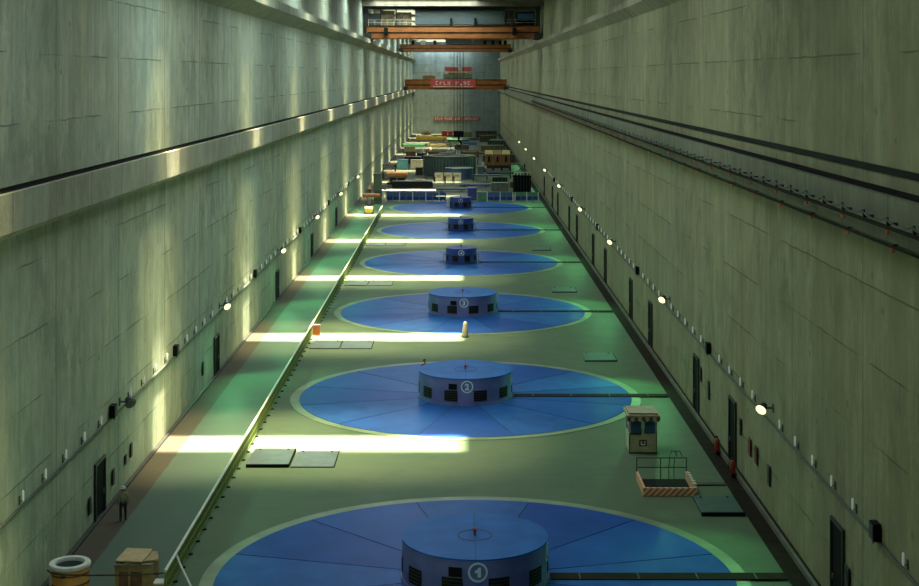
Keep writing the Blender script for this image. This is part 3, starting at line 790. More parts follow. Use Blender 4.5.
# second high crane, with the hoist ropes
t = crane(405, 28.45, 2.1, 1.6, -17.0, 14.6, 'farther high orange bridge crane behind the nearest one')
b = MB(); b.box(-4, 3.5, 1.0, 5.6, 2.2, 4.4); b.box(-3.0, 2.5, 1.4, 5.0, 4.4, 4.9); b.build('trolley', M_STEEL, t)
b = MB(); b.box(-11.0, -9.6, -.3, -.05, 2.0, 3.2); b.build('white_cabinet', M_CREAM, t)
b = MB()
for x in (-13.2, -7.0, 7.2, 9.5, 11.5, 13): b.box(x-.4, x+.4, .2, .9, 2.1, 3.2)
b.build('motor', M_BLACK, t)
t = thing('hoist_hook', (-.2, 409, 1.6), 'black crane hook block hanging from long ropes near the far wall', 'hook')
for x in (-1.35, -.45, .35, 1.25):
    b = MB(); b.cyl((x, 0, 4.2), (x, 0, 29.0), .10, n=6); b.build('rope', M_ROPE, t)
b = MB(); b.box(-1.5, 1.4, -.4, .4, 2.6, 4.3); b.cyl((0, -.5, 3.4), (0, .5, 3.4), .8, n=20); b.build('hook_block', M_BLACK, t)
b = MB(); b.tube([(0, 0, 2.6), (0, 0, 1.6), (.5, 0, 1.2), (.8, 0, .6), (.4, 0, .05), (-.3, 0, .05), (-.7, 0, .5)], [.25, .25, .28, .3, .3, .25, .12], 10); b.build('hook', M_BLACK, t, True)
# low crane with the banner
t = crane(444, 17.4, 3.1, 1.8, -17.0, 14.7, 'low orange crane with a red banner in front of the far wall')
b = MB(); b.box(-5.0, 4.0, 1.0, 6.0, 3.2, 4.9); b.box(-3.6, 2.6, 1.6, 5.2, 4.9, 5.8); b.build('trolley', M_OLIVE, t)
b = MB()
for k in range(16):
    x = -12+1.9*k; b.cyl((x, .1, 3.1), (x, .1, 4.2), .05, n=6)
b.tube([(-12.2, .1, 4.2), (16.5-2, .1, 4.2)], .06, 6); b.build('walkway_rail', M_STEEL, t)
b = MB(); b.box(-11.5, -7.5, .6, 2.0, 3.12, 4.4); b.build('motor', M_WOOD, t)
t = thing('banner', (-2.0, 443.6, 17.9), 'red cloth banner with pale lettering hung on the low crane', 'banner')
b = MB(); b.box(-7.0, 7.0, -.05, .0, 0, 2.7); b.build('cloth', M_BANNER, t)
def marks(b, x0, x1, n, z0, z1, gap=None):
    st = (x1-x0)/n
    for k in range(n):
        if gap and k in gap: continue
        x = x0+st*k; w = st*.62; hh = z1-z0
        b.box(x, x+w*.3, -.09, -.055, z0, z1)
        kk = k % 4
        if kk in (0, 1): b.box(x, x+w, -.09, -.055, z1-hh*.2, z1)
        if kk in (0, 2): b.box(x, x+w, -.09, -.055, z0, z0+hh*.2)
        if kk in (1, 3): b.box(x, x+w, -.09, -.055, z0+hh*.42, z0+hh*.6)
        if kk == 1: b.box(x+w*.7, x+w, -.09, -.055, z0+hh*.5, z1)
        if kk == 3: b.box(x+w*.7, x+w, -.09, -.055, z0, z1)
b = MB(); marks(b, -5.4, 5.8, 9, .95, 2.1, gap=(4,)); b.box(-6.2, 6.2, -.09, -.055, .35, .55); b.build('lettering', M_BANTXT, t)
t = thing('sign_board', (-.6, 445.3, 22.3), 'red sign boards on top of the low crane trolley', 'sign')
for x0, x1 in ((-4.0, .2), (1.3, 4.4)):
    b = MB(); b.box(x0, x1, -.08, 0, .9, 2.1); b.build('red_board', M_BANNER, t)
b = MB()
for x in (-2.8, -1.0, .6, 2.8): b.box(x-.1, x+.1, 0, .12, .012, 2.0)
b.box(-3.0, 3.0, -.05, .08, .3, .75); b.build('frame', M_BOARD, t)
t = thing('wall_banner', (-1.0, 534.9, 4.9), 'long thin dark red banner with white lettering on the far wall', 'banner')
b = MB(); b.box(-8.8, 8.7, -.06, -.003, 0, 1.5); b.build('cloth', mat('banner_dark', (.28, .10, .09), .7), t)
b = MB(); marks(b, -8.2, 8.2, 22, .35, 1.15, gap=(4, 9, 13)); b.build('lettering', M_BANTXT, t)

# ------------------------------------------------------------------ people
def skin_obj(name, pts, edges, radii, m, parent, root=0, sub=1):
    bm = bmesh.new(); sl = bm.verts.layers.skin.verify()
    vs = [bm.verts.new(p) for p in pts]
    for v, r in zip(vs, radii): v[sl].radius = (r, r) if isinstance(r, (int, float)) else r
    vs[root][sl].use_root = True
    for a, b in edges: bm.edges.new((vs[a], vs[b]))
    me = bpy.data.meshes.new(name); bm.to_mesh(me); bm.free()
    o = bpy.data.objects.new(name, me); COL.objects.link(o)
    o.modifiers.new('skin', 'SKIN'); s = o.modifiers.new('sub', 'SUBSURF'); s.levels = sub; s.render_levels = sub
    ev = o.evaluated_get(bpy.context.evaluated_depsgraph_get()); me2 = bpy.data.meshes.new_from_object(ev)
    bpy.data.objects.remove(o); bpy.data.meshes.remove(me)
    return me2

def make_person(loc, rz, label, shirt, trousers, hat=None, arms='down', group=None):
    t = thing('person', loc, label, 'person', group, rz)
    # joints, facing -Y
    P = dict(pel=(0, 0, .93), waist=(0, .01, 1.08), chest=(0, 0, 1.28), neck=(0, 0, 1.45), head=(0, -.02, 1.53))
    for s, k in ((-1, 'l'), (1, 'r')):
        P['hip'+k] = (.10*s, 0, .88); P['kn'+k] = (.12*s, -.03*s, .49); P['an'+k] = (.13*s, -.0+.04*s, .09); P['to'+k] = (.15*s, -.16+.04*s, .04)
        P['sh'+k] = (.19*s, 0, 1.40)
        if arms == 'down': P['el'+k] = (.27*s, .02, 1.12); P['wr'+k] = (.27*s, -.10, .88); P['ha'+k] = (.26*s, -.13, .79)
        else: P['el'+k] = (.27*s, .03, 1.14); P['wr'+k] = (.14*s, -.20, 1.06); P['ha'+k] = (.08*s, -.25, 1.04)
    K = list(P); I = {k: i for i, k in enumerate(K)}
    rad = dict(pel=.12, waist=.115, chest=.13, neck=.055, head=.06)
    for k in 'lr': rad.update({'hip'+k: .085, 'kn'+k: .055, 'an'+k: .04, 'to'+k: .035, 'sh'+k: .06, 'el'+k: .042, 'wr'+k: .03, 'ha'+k: .03})
    E = [('pel', 'waist'), ('waist', 'chest'), ('chest', 'neck'), ('neck', 'head')]
    for k in 'lr': E += [('pel', 'hip'+k), ('hip'+k, 'kn'+k), ('kn'+k, 'an'+k), ('an'+k, 'to'+k), ('chest', 'sh'+k), ('sh'+k, 'el'+k), ('el'+k, 'wr'+k), ('wr'+k, 'ha'+k)]
    me = skin_obj('body', [P[k] for k in K], [(I[a], I[b]) for a, b in E], [rad[k] for k in K], M_SKIN, t)
    b = MB(); b.bm.from_mesh(me)
    b.sphere((0, -.02, 1.63), .105, .85, 1.0, 1.15, 14)              # skull
    b.sphere((0, -.125, 1.615), .02, .8, 1, 1.4, 6)                   # nose
    for s in (-1, 1):
        b.sphere((.092*s, -.01, 1.62), .028, .5, 1, 1.3, 6)           # ears
        h = Vector(P['ha'+('l' if s < 0 else 'r')]); wv = Vector(P['wr'+('l' if s < 0 else 'r')]); d = (h-wv).normalized()
        side = d.cross(Vector((s, 0, .2))).normalized()
        for q, ln in enumerate((.075, .085, .08, .062)):
            p = h+side*(.027-.018*q)+d*.02
            b.tube([p, p+d*ln*.55, p+d*ln+Vector((-s*.012, 0, 0))], [.0095, .009, .007], 6)
        p = h+side*.03-d*.02; b.tube([p, p+side*.03+d*.025, p+side*.035+d*.06], [.011, .010, .008], 6)
    b.mi = 1
    for s in (-1, 1): b.sphere((.036*s, -.115, 1.645), .012, 1, .6, .8, 6)
    b.box(-.025, .025, -.128, -.118, 1.565, 1.572)
    b.build('body', [M_SKIN, M_HAIR], t, True)
    # shirt
    ks = ['waist', 'chest', 'neck0', 'shl', 'shr', 'ell', 'elr', 'wrl2', 'wrr2', 'hem']
    Q = dict(P); Q['neck0'] = (0, 0, 1.42); Q['hem'] = (0, .0, .95)
    for k in 'lr': Q['wr'+k+'2'] = tuple(Vector(P['el'+k]).lerp(Vector(P['wr'+k]), .85))
    ii = {k: i for i, k in enumerate(ks)}
    rr = dict(waist=(.15, .135), chest=(.165, .14), neck0=.075, shl=.082, shr=.082, ell=.06, elr=.06, wrl2=.048, wrr2=.048, hem=(.155, .14))
    me = skin_obj('shirt', [Q[k] for k in ks], [(ii[a], ii[c]) for a, c in (('hem', 'waist'), ('waist', 'chest'), ('chest', 'neck0'), ('chest', 'shl'), ('chest', 'shr'), ('shl', 'ell'), ('shr', 'elr'), ('ell', 'wrl2'), ('elr', 'wrr2'))], [rr[k] for k in ks], shirt, t)
    b = MB(); b.bm.from_mesh(me); b.build('shirt', shirt, t, True)
    ks = ['pel', 'hipl', 'hipr', 'knl', 'knr', 'anl', 'anr']; ii = {k: i for i, k in enumerate(ks)}
    rr = dict(pel=(.15, .13), hipl=.105, hipr=.105, knl=.078, knr=.078, anl=.065, anr=.065)
    me = skin_obj('trousers', [P[k] for k in ks], [(ii[a], ii[c]) for a, c in (('pel', 'hipl'), ('pel', 'hipr'), ('hipl', 'knl'), ('hipr', 'knr'), ('knl', 'anl'), ('knr', 'anr'))], [rr[k] for k in ks], trousers, t)
    b = MB(); b.bm.from_mesh(me); b.build('trousers', trousers, t, True)
    for k in 'lr':
        a, c = Vector(P['an'+k]), Vector(P['to'+k])
        b = MB(); b.tube([(a.x, a.y+.05, .055), (a.x, a.y, .06), (c.x, c.y+.05, .05), (c.x, c.y-.02, .035)], [.04, .052, .048, .025], 10); b.build('boot', M_BLACK, t, True)
    if hat:
        b = MB(); b.lathe([(.155, 1.675), (.155, 1.69), (.118, 1.70), (.11, 1.75), (.07, 1.79), (0, 1.80)], 20, (0, -.02, 0)); b.obox((0, -.17, 1.683), (.15, .1, .012)); b.build('helmet', hat, t, True)
    else:
        b = MB(); b.sphere((0, .0, 1.665), .112, .88, .98, .95, 12); b.build('hair', M_HAIR, t, True)
    return t
SH_OL = mat('shirt_khaki', (.33, .34, .20), .85, var=.15); TR_DK = mat('trousers_dark', (.025, .03, .03), .85, var=.2)
SH_BR = mat('shirt_rust', (.32, .13, .06), .85, var=.15); SH_DK = mat('shirt_dark', (.04, .05, .06), .85, var=.1); SH_TAN = mat('shirt_tan', (.48, .30, .17), .85, var=.1)
worker = make_person((-16.35, 69.5, 0), R(200), 'person in khaki shirt, dark trousers and helmet walking by the left wall', SH_OL, TR_DK, M_CREAM)
worker.scale = (.93, .93, .93)
make_person((-2.45, 100.0, .046), R(30), 'person in rust brown top standing behind the drum numbered 2', SH_BR, TR_DK, None)
make_person((-16.3, 260, 0), R(10), 'person in tan clothing at the left wall beyond the yellow machine', SH_TAN, TR_DK, M_CREAM, 'front')
far = make_person((-7.1, 286, 0), R(20), 'dark figure leftmost of the four people before the white boards', SH_DK, TR_DK, None, 'front', 'people at the assembly area')
for x, y, lab in ((-5.0, 286.5, 'dark figure second from left of the four before the white boards'), (-2.9, 287.5, 'dark figure third from left of the four before the white boards'), (-1.2, 287, 'dark figure rightmost of the four before the white boards')):
    dup(far, (x, y, 0), lab, rz=random.uniform(-1, 1))

# ------------------------------------------------------------------ assembly area beyond the last drum
def barrier(x0, x1, Y, lab, n, m=M_BLUEM):
    t = thing('barrier', (x0, Y, 0), lab, 'barrier', 'blue barriers before the assembly area'); L_ = x1-x0
    b = MB(); b.box(0, L_, -.05, .05, .95, 1.55); b.build('upper_board', m, t)
    b = MB(); b.box(0, L_, -.03, .03, .2, .85); b.build('lower_board', BLUE[0], t)
    for k in range(n+1):
        x = L_*k/n; b = MB(); b.box(x-.08, x+.08, -.16, -.06, .003, 1.6); b.box(x-.08, x+.08, -.4, .4, .003, .07); b.build('post', M_STEEL if k % 2 else M_WHITE, t)
barrier(-12.6, -2.4, 246.5, 'blue board barrier left of the sixth drum, with pale posts', 9)
barrier(4.8, 9.2, 246.5, 'short blue board barrier right of the green cabinet', 4)
barrier(9.6, 13.6, 246.8, 'dark green board barrier below the big black box', 4, M_GREENM)

def crate(x0, x1, Y0, d, z0, z1, m, name, label, cat, group=None, lidm=None, ribs=0, ribm=None):
    t = thing(name, ((x0+x1)/2, Y0+d/2, z0), label, cat, group); w = (x1-x0)/2; h = z1-z0; q = d/2
    b = MB(); b.box(-w, w, -q, q, .003, h*.93); b.build('body', m, t, bevel=.04)
    b = MB(); b.box(-w-.05, w+.05, -q-.05, q+.05, h*.932, h); b.build('lid', lidm or m, t)
    if ribs:
        for k in range(ribs):
            x = -w+2*w*(k+.5)/ribs; b = MB(); b.box(x-.05, x+.05, -q-.07, -q-.003, .05, h*.92); b.build('rib', ribm or M_DARK, t)
    return t
crate(3.15, 4.65, 246.3, 1.4, 0, 1.6, M_GREENM, 'cabinet', 'green cabinet among the blue barriers right of the sixth drum', 'cabinet', lidm=M_STEEL)
crate(1.4, 3.0, 249, 1.8, 0, 2.1, M_PURPLE, 'crate', 'violet blue crate behind the sixth drum', 'crate', ribs=3, ribm=M_BLUEM)
t = crate(9.9, 13.1, 262, 3, 0, 3.4, M_BLACK, 'container', 'big black box by the right wall at the assembly area', 'box', ribs=6)
b = MB()
for k in range(6): b.cyl((-1.5+.6*k, -1.3, 3.4), (-1.5+.6*k, -1.3, 3.95), .04, n=6)
b.tube([(-1.5, -1.3, 3.93), (1.5, -1.3, 3.93)], .05, 6); b.build('top_rail', M_WHITE, t)
# platform that catches the sun
t = thing('work_platform', (-8.6, 256.6, 0), 'long low grey work platform lit by sun behind the blue barrier', 'platform')
b = MB(); b.box(-4.6, 4.3, -2.2, 2.2, 1.0, 1.15); b.build('deck', M_GREYCAN, t)
b = MB()
for k in range(7): b.box(-4.5+1.45*k, -4.3+1.45*k, -2.1, 2.1, .003, 1.0)
b.build('trestle', M_DARK, t)
b = MB(); b.box(-4.6, 4.3, -2.26, -2.21, .75, 1.15); b.build('fascia', M_STEEL, t)
crate(-14.0, -13.45, 254.5, .8, 0, 1.25, M_WHITE, 'cabinet', 'small white cabinet at the left end of the work platform', 'cabinet')
# timber shed
t = thing('timber_shed', (-11.9, 285, 0), 'brown roofed timber shed with pale arched openings', 'shed')
b = MB(); b.box(-2.6, 2.0, 0, 2.4, .003, .3); b.build('base', M_DARK, t)
b = MB()
for x in (-2.0, -.6, 1.2): b.box(x-.15, x+.15, 0, .3, .3, 1.5)
b.box(-2.1, 1.4, 0, .3, 1.3, 1.6); b.build('arch', M_CREAM, t)
b = MB(); b.box(-2.0, 1.3, .5, 2.2, .3, 1.5); b.build('inside', M_RUST, t)
b = MB(); b.prism_x([(-.4, 1.6), (2.6, 1.6), (2.4, 2.2), (.6, 2.55), (-.2, 2.2)], -2.6, 1.6); b.build('roof', M_WOOD, t)
crate(-8.9, -6.9, 283.5, 1.6, 0, 1.1, M_CARD, 'crate', 'low tan crate right of the timber shed', 'crate')
# white boards
for k, (x, lab) in enumerate(((-4.2, 'white display board on the left of the three behind the dark figures'), (-2.3, 'white display board in the middle of the three behind the dark figures'), (-.5, 'white display board on the right of the three, under the blue drum'))):
    t = thing('display_board', (x, 291.0, 0), lab, 'board', 'white boards at the assembly area')
    b = MB(); b.box(-.82, .82, -.04, .04, .35, 1.9); b.build('panel', M_WHITE, t)
    b = MB(); b.box(-.86, -.82, -.3, .3, .003, 1.95); b.box(.82, .86, -.3, .3, .003, 1.95); b.box(-.86, .86, -.05, .05, 1.9, 1.95); b.build('frame', M_STEEL, t)
    b = MB(); b.box(-.5, .4, -.06, -.045, .9+.1*k, 1.5); b.build('picture', M_BOARD, t)
t = thing('generator_drum', (-.05, 301, 0), 'wide blue drum behind the white boards, in front of the dark rotor', 'drum', 'numbered drums on the blue covers')
b = MB(); b.lathe([(0, .003), (3.0, .003), (3.0, 2.2), (0, 2.2)], 56); b.build('shell', M_BLUEM, t, True)
b = MB(); b.lathe([(0, 2.2), (3.05, 2.2), (3.05, 2.3), (0, 2.3)], 56); b.build('top_plate', M_STEEL, t, True)  # paler colour stands in for the highlight on the drum top
t = thing('generator_rotor', (-2.2, 313, 0), 'large dark ribbed rotor cylinder standing in the assembly area', 'rotor')
b = MB(); b.lathe([(0, .003), (5.6, .003), (5.6, 4.0), (0, 4.0)], 72); b.build('core', M_ROTOR, t, True)
b = MB()
for k in range(48):
    a = 2*math.pi*k/48; b.obox((5.68*math.cos(a), 5.68*math.sin(a), 2.0), (.14, .22, 3.7), (0, 0, a))
b.build('pole_ribs', M_STEEL, t)
b = MB(); b.lathe([(3.6, 4.0), (5.7, 4.0), (5.7, 4.25), (3.6, 4.25)], 72, closed=True); b.build('top_ring', M_OLIVE, t, True)
crate(-14.5, -12.0, 333, 2.4, 0, 2.15, M_CYAN, 'container', 'cyan container in the sun beside the white container', 'container', ribs=6, ribm=M_CYAN)
crate(-11.4, -8.1, 333, 2.4, 0, 2.05, M_CREAM, 'container', 'cream container right of the cyan one', 'container', ribs=7, ribm=M_WHITE)
# timber boxes with yellow roofs
t = thing('pallet_stand', (8.7, 328, 0), 'dark low stand under the three timber boxes', 'stand')
b = MB(); b.box(-3.0, 3.0, -1.3, 1.3, .5, 1.2); b.build('deck', M_DARK, t)
b = MB()
for x in (-2.8, -1, 1, 2.8): b.box(x-.15, x+.15, -1.2, 1.2, .003, .5)
b.build('skid', M_BLACK, t)
for k, lab in enumerate(('left timber box with a pale yellow roof by the right wall', 'middle timber box with a dull roof between its two neighbours', 'right timber box with a bright yellow roof by the right wall')):
    t = thing('timber_box', (6.75+1.95*k, 328, 1.2), lab, 'timber box', 'tall timber boxes on the dark stand')
    b = MB(); b.box(-.85, .85, -.9, .9, .003, 2.5); b.build('body', M_WOOD, t)
    b = MB(); b.prism_x([(-1.0, 2.5), (1.0, 2.5), (.6, 3.35), (-.5, 3.35)], -.9, .9); b.build('roof', M_TARP if k != 1 else M_CARD, t)
    b = MB(); b.box(-.22, .22, -.94, -.905, .7, 2.0); b.build('slot', M_BLACK, t)
    for x in (-.795, .795):
        b = MB(); b.box(x-.075, x+.075, -.96, -.905, .003, 2.5); b.build('batten', M_CARD, t)
def pump(x, Y, lab, m):
    t = thing('pump', (x, Y, 0), lab, 'pump')
    b = MB(); b.box(-.8, .8, -.6, .6, .003, .3); b.build('base', M_DARK, t)
    b = MB(); b.cyl((-.7, 0, .95), (.5, 0, .95), .62, n=20); b.build('motor', m, t, True)
    b = MB(); b.cyl((0, 0, 1.5), (0, 0, 2.2), .25, n=12); b.cyl((.5, 0, .95), (.9, 0, .95), .35, n=12); b.build('nozzle', M_WHITE, t, True)
pump(5.2, 322, 'pale blue pump machine left of the timber boxes', M_STEEL)
t = thing('pipe_rack', (5.6, 292, 0), 'blue grey rack of long pipes right of the white boards', 'rack')
b = MB()
for x in (-2.8, 0, 2.8): b.box(x-.1, x+.1, -.7, .7, .003, 1.2)
b.build('frame', M_DARK, t)
for k in range(5):
    b = MB(); b.cyl((-3, -.55+.28*k, 1.33), (3, -.55+.28*k, 1.33), .13, n=12); b.build('pipe', M_STEEL if k % 2 else M_BLUEM, t, True)
b = MB(); b.box(-2.9, 2.9, -.74, -.71, .15, .35); b.build('cross_bar', M_CREAM, t)
crate(6.0, 9.2, 269, 2.2, 0, 1.5, M_GREYCAN, 'covered_pile', 'grey tarpaulin covered pile left of the big black box', 'pile', ribs=4, ribm=M_OLIVE)
# left: green tower, yellow machine, brown roll
t = crate(-14.6, -13.25, 243, 1.6, 0, 5.0, mat('grey_green', (.17, .22, .14), .7), 'cabinet_tower', 'tall grey green cabinet tower at the far railing end', 'tower')
b = MB(); b.box(-.5, .5, -.84, -.805, .4, 2.2); b.build('door', M_OLIVE, t)
t = thing('forklift', (-14.2, 224.4, 0), 'small yellow machine with dark cage at the far railing end', 'machine')
b = MB(); b.prism_x([(-.9, .25), (.9, .25), (.9, 1.0), (.2, 1.15), (-.6, 1.2), (-.9, .9)], -.6, .6); b.build('body', M_YELLOW, t, bevel=.04)
for sx in (-1, 1):
    for yy in (-.6, .6):
        b = MB(); b.cyl((sx*.50, yy, .28), (sx*.68, yy, .28), .28, n=16); b.build('wheel', M_BLACK, t, True)
b = MB()
for sx in (-1, 1):
    for yy in (-.1, .8): b.cyl((sx*.52, yy, 1.0), (sx*.52, yy, 2.2), .04, n=8)
    b.cyl((sx*.52, -.1, 2.2), (sx*.52, .8, 2.2), .04, n=8)
    b.box(sx*.35-.06, sx*.35+.06, .92, 1.05, .1, 2.6)
b.build('cage', M_DARK, t)
b = MB(); b.box(-.3, .3, .2, .7, 1.1, 1.35); b.build('seat', M_BLACK, t)
b = MB(); b.box(-.45, -.3, 1.06, 2.0, 2.35, 2.43); b.box(.3, .45, 1.06, 2.0, 2.35, 2.43); b.build('fork', M_DARK, t)
b = MB(); b.cyl((-15.3, 225.95, 2.74), (-12.6, 225.95, 2.74), .30, n=16); b.cyl((-15.36, 225.95, 2.74), (-12.54, 225.95, 2.74), .1, n=10); o = b.build('brown_roll', M_RUST, None, True)
tag(o, 'long brown roll carried above the yellow machine', 'roll')
# far clutter
crate(-14, -11.4, 372, 2, 0, 1.9, M_RUST, 'crate', 'red brown crate farthest left of the row behind the containers', 'crate', ribs=3)
crate(-11.1, -8.6, 372, 2, 0, 1.5, M_DARK, 'crate', 'black crate second in the row behind the containers', 'crate', ribs=3, ribm=M_RUST)
crate(-8.2, -5.4, 374, 2, 0, 1.8, M_RUST, 'crate', 'red brown crate third in the row behind the containers', 'crate', ribs=3)
crate(-5.0, -1.0, 372, 2, 0, 1.6, M_BLUEM, 'crate', 'dark blue crate at the right end of the row behind the containers', 'crate', ribs=4)
def tank(x, Y, h, r, lab, m=M_WHITE):
    t = thing('tank', (x, Y, 0), lab, 'tank', 'pale tanks in the far assembly area')
    b = MB(); b.lathe([(0, .1), (r, .1), (r, h*.8), (r*.7, h*.95), (0, h)], 20); b.build('vessel', m, t, True)
    b = MB()
    for k in range(3): a = 2.1*k; b.cyl((r*.7*math.cos(a), r*.7*math.sin(a), .003), (r*.7*math.cos(a), r*.7*math.sin(a), .2), .08, n=6)
    b.build('feet', M_DARK, t)
tank(-2.9, 384, 1.9, .62, 'white tank left of the pair below the crane hook')
tank(-1.4, 384, 1.9, .62, 'white tank right of the pair below the crane hook')
tank(-10.0, 392, 2.1, .28, 'slim white post like tank left of its twin behind the crates', M_CREAM)
tank(-8.0, 393, 2.1, .28, 'slim white post like tank right of its twin behind the crates', M_CREAM)
crate(-17, -10.5, 430, 4, 0, 1.1, M_GREENM, 'covered_pile', 'pale green low pile by the left wall in the far area', 'pile')
crate(-9.6, -4.0, 431, 3, 0, 1.0, M_BOARD, 'covered_pile', 'tan low pile beside the green one in the far area', 'pile')
t = thing('yellow_beam', (-9.3, 470, 0), 'long yellow lifting beam lying across the far assembly area', 'beam')
b = MB(); b.box(-5, 5, -.3, .3, .5, 1.5); b.box(-5, 5, -.5, .5, 1.5, 1.65); b.build('web', M_YELLOW, t)
b = MB(); b.box(-4.2, -3.8, -.6, .6, .003, .5); b.box(3.8, 4.2, -.6, .6, .003, .5); b.build('trestle', M_DARK, t)
t = thing('covered_pile', (-12, 515, 0), 'tan tent shaped pile near the far wall on the left', 'pile')
b = MB(); b.prism_y([(-2.2, .003), (2.2, .003), (1.6, 1.4), (.3, 2.0), (-1.2, 1.7)], -1.2, 1.2); b.build('cover', M_BOARD, t)
b = MB(); b.box(-.9, .9, -1.26, -1.205, .3, 1.2); b.build('opening', M_WOOD, t)
crate(-6.4, -4.4, 515, 2, 0, 1.9, M_RED, 'crate', 'red crate near the far wall, left of its twin', 'crate', lidm=M_CREAM)
crate(-4.1, -2.4, 516, 2, 0, 1.7, M_RED, 'crate', 'red crate near the far wall, just left of the hook', 'crate', lidm=M_ORANGE2)
crate(-3.8, 3.2, 462, 2, 0, 1.2, M_GREENM, 'machine_bed', 'long green machine bed behind the crane hook', 'machine', ribs=6)
crate(1.2, 5.4, 447, 1.5, 0, .9, M_BLUEM, 'machine_bed', 'short blue machine bed right of the crane hook', 'machine')
crate(5.6, 13.0, 500, 3, 0, 2.4, M_DARK, 'steel_pile', 'dark steel frame pile by the far right corner', 'pile', ribs=8, ribm=M_OLIVE)
crate(6.0, 12.4, 400, 3, 0, 2.2, M_OLIVE, 'covered_pile', 'dark olive covered pile on the right of the far area', 'pile', ribs=5)
crate(.4, 5.2, 378, 2, 0, 1.5, M_OLIVE, 'steel_rack', 'olive rack right of the white tanks', 'rack', ribs=6)
crate(5.9, 9.3, 362, 2, 0, 1.4, M_RUST, 'crate', 'brown crate behind the timber boxes', 'crate', ribs=4)
crate(9.5, 13.5, 440, 3, 0, 2.0, M_GREENM, 'machine', 'green machine by the right wall in the far area', 'machine', ribs=4)

def bundle(x, Y, L_, n, m, lab, name='pipe_bundle', cat='pipes', r=.18):
    t = thing(name, (x, Y, 0), lab, cat)
    for q in (-L_*.35, L_*.35):
        b = MB(); b.box(q-.12, q+.12, -n*r, n*r, .003, .3); b.build('sleeper', M_RUST, t)
    for k in range(n):
        b = MB(); b.cyl((-L_/2, (k-(n-1)/2)*2*r, .3+r), (L_/2, (k-(n-1)/2)*2*r, .3+r), r, n=10); b.build('pipe', m, t, True)
def frame(x, Y, w, h, d, m, lab, lv=2):
    t = thing('scaffold', (x, Y, 0), lab, 'scaffold')
    for sx in (-1, 1):
        for sy in (0, 1):
            b = MB(); b.cyl((sx*w/2, sy*d, .003), (sx*w/2, sy*d, h), .09, n=6); b.build('upright', m, t)
    for q in range(1, lv+1):
        b = MB(); b.box(-w/2-.1, w/2+.1, -.1, d+.1, h*q/lv-.14, h*q/lv); b.build('deck', M_OLIVE if q % 2 else M_RUST, t)
    b = MB(); b.tube([(-w/2, -.05, .2), (w/2, -.05, h-.2)], .06, 6); b.build('brace', m, t)
crate(-13.0, -5.2, 276, 2.0, 0, 1.3, M_DARK, 'workbench', 'long dark workbench between the sunny platform and the timber shed', 'bench', lidm=M_STEEL)
bundle(-1.5, 268, 5.5, 4, M_STEEL, 'grey pipes stacked on sleepers just behind the sixth blue cover')
bundle(3.0, 278, 6.0, 5, M_BLUEM, 'blue pipes stacked on sleepers right of the white boards')
crate(6.5, 9.4, 281, 2, 0, 1.7, M_DARK, 'crate', 'black crate behind the grey covered pile', 'crate', ribs=4, ribm=M_OLIVE)
crate(9.8, 13.4, 276, 2.5, 0, 1.2, M_RUST, 'crate', 'low brown crate behind the big black box', 'crate', ribs=4)
frame(12.2, 300, 3.0, 3.2, 2.0, M_DARK, 'dark scaffold tower by the right wall before the timber boxes')
frame(-14.8, 300, 2.6, 3.0, 2.0, M_DARK, 'dark scaffold tower by the left wall behind the timber shed')
crate(-9.6, -8.0, 312, 2, 0, 1.6, M_DARK, 'crate', 'black crate left of the dark rotor', 'crate', ribs=3, ribm=M_RUST)
crate(3.9, 5.3, 310, 2, 0, 2.0, M_STEEL, 'cabinet', 'grey cabinet right of the dark rotor', 'cabinet')
bundle(8.9, 312, 6.0, 5, M_DARK, 'black pipes stacked on sleepers before the timber boxes')
frame(-4.5, 345, 7.0, 3.6, 2.5, M_DARK, 'wide dark scaffold behind the rotor')
frame(2.5, 350, 4.0, 3.4, 2.5, M_DARK, 'narrower dark scaffold behind the rotor, right of the wide one')
crate(-13.5, -9.5, 352, 2.5, 0, 1.7, M_DARK, 'crate', 'long black crate behind the cyan container', 'crate', ribs=5, ribm=M_RUST)
crate(10.0, 13.6, 350, 3, 0, 2.3, M_DARK, 'container', 'dark container by the right wall behind the timber boxes', 'container', ribs=6, ribm=M_OLIVE)
bundle(5.5, 392, 7.0, 6, M_RUST, 'rusty pipes stacked on sleepers in the far area', r=.25)
frame(-5.5, 408, 6.0, 2.6, 3.0, M_RUST, 'low brown scaffold left of the crane hook')
crate(-1.5, 2.8, 420, 2.5, 0, 1.4, M_OLIVE, 'machine_bed', 'olive machine bed under the crane hook', 'machine', ribs=6)
crate(8.2, 13.2, 418, 3, 0, 2.6, M_DARK, 'container', 'dark container right of the far olive pile', 'container', ribs=6, ribm=M_GREENM)
crate(-15.5, -12.5, 400, 3, 0, 1.8, M_OLIVE, 'covered_pile', 'olive pile by the left wall in the far area', 'pile')
bundle(2.0, 480, 9.0, 6, M_DARK, 'black pipes stacked near the far wall', r=.3)
crate(6.5, 12.0, 468, 3, 0, 2.2, M_OLIVE, 'covered_pile', 'olive pile by the far right corner', 'pile', ribs=6)
crate(-1.8, 4.5, 505, 3, 0, 1.8, M_OLIVE, 'covered_pile', 'olive pile under the wall banner', 'pile', ribs=6)
crate(-15.0, -9.0, 492, 3, 0, 1.2, M_CREAM, 'covered_pile', 'pale low pile behind the yellow beam', 'pile')

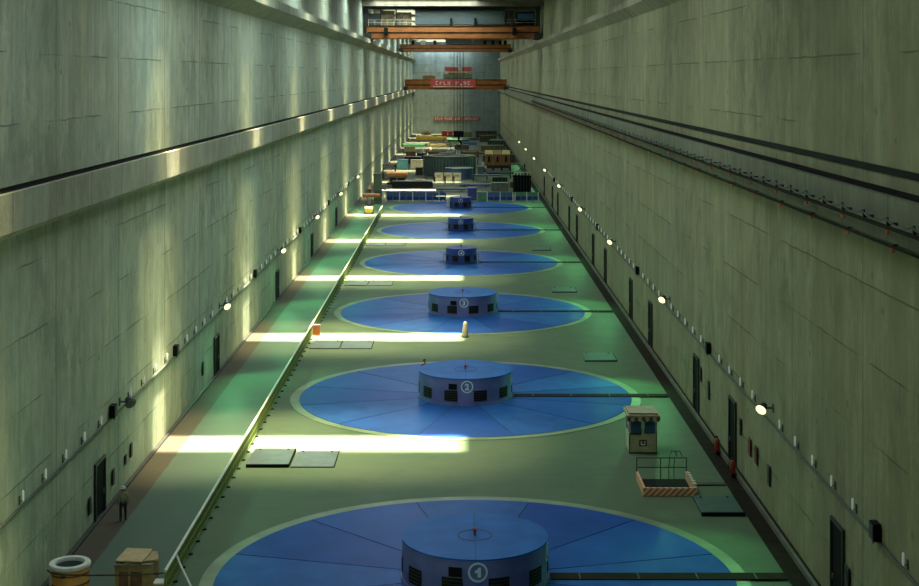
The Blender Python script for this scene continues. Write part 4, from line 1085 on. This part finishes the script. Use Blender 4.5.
# ------------------------------------------------------------------ light
w = bpy.data.worlds.new('sky'); sc.world = w; w.use_nodes = True
bg = w.node_tree.nodes['Background']; bg.inputs[0].default_value = (.45, .62, .85, 1); bg.inputs[1].default_value = .6
def light(name, typ, loc, energy, color, **k):
    l = bpy.data.lights.new(name, typ); l.energy = energy; l.color = color
    for a, v in k.items(): setattr(l, a, v)
    o = bpy.data.objects.new(name, l); COL.objects.link(o); o.location = loc; return o
s = light('sun', 'SUN', (40, 200, 120), 48.0, (1.0, .84, .58), angle=R(1.5))
d = Vector((-math.tan(R(4.8)), 0, -1)); s.rotation_euler = d.to_track_quat('-Z', 'Y').to_euler()
g = light('sky_glow', 'SUN', (40, 210, 120), 31.0, (1.0, .83, .43), angle=R(26)); g.rotation_euler = Vector((-math.tan(R(7.0)), 0, -1)).to_track_quat('-Z', 'Y').to_euler()  # second, wide warm sun added to broaden the streaks on the left wall
SKY_E = 3900
for k, y in enumerate(SLOTS):
    e = SKY_E*(.5 if k < 1 else 1)
    light('skylight', 'AREA', ((SX0+SX1)/2, y, ZC+.02), e, (.86, 1.0, .98), shape='RECTANGLE', size=SX1-SX0, size_y=SW-.1)
GREEN = (.22, 1.0, .36)
for sd, sg, x in (('L', 1, XL), ('R', -1, XR)):
    for Y, lit in FLOOD[sd]:
        c = Vector((x+sg*.52, Y, 4.77+ZL[sd]*1.8)); dd = Vector((sg*.55, -.70, -.42)).normalized()
        o = light('flood_beam', 'SPOT', c+dd*.3, 3400 if sd == 'R' else 3200, GREEN, spot_size=R(92 if sd == 'R' else 110), spot_blend=1.0, shadow_soft_size=.25)
        if sd == 'R' and Y < 80: o.data.energy *= .45
        o.rotation_euler = Vector((sg*.62, -.75, -.52)).to_track_quat('-Z', 'Y').to_euler()

# ------------------------------------------------------------------ camera
cam = bpy.data.cameras.new('camera'); co = bpy.data.objects.new('camera', cam); COL.objects.link(co)
co.location = (0, 0, HC); co.rotation_euler = (R(90), 0, 0)
cam.sensor_fit = 'HORIZONTAL'; cam.sensor_width = 36; cam.lens = F/919*36
cam.shift_x = 0; cam.shift_y = (HY-293)/919
cam.clip_start = .5; cam.clip_end = 2000
sc.camera = co
sc.view_settings.view_transform = 'Standard'; sc.view_settings.look = 'None'
sc.view_settings.gamma = 1; sc.view_settings.use_curve_mapping = False
sc.view_settings.exposure = 0.0
sc.cycles.use_denoising = True
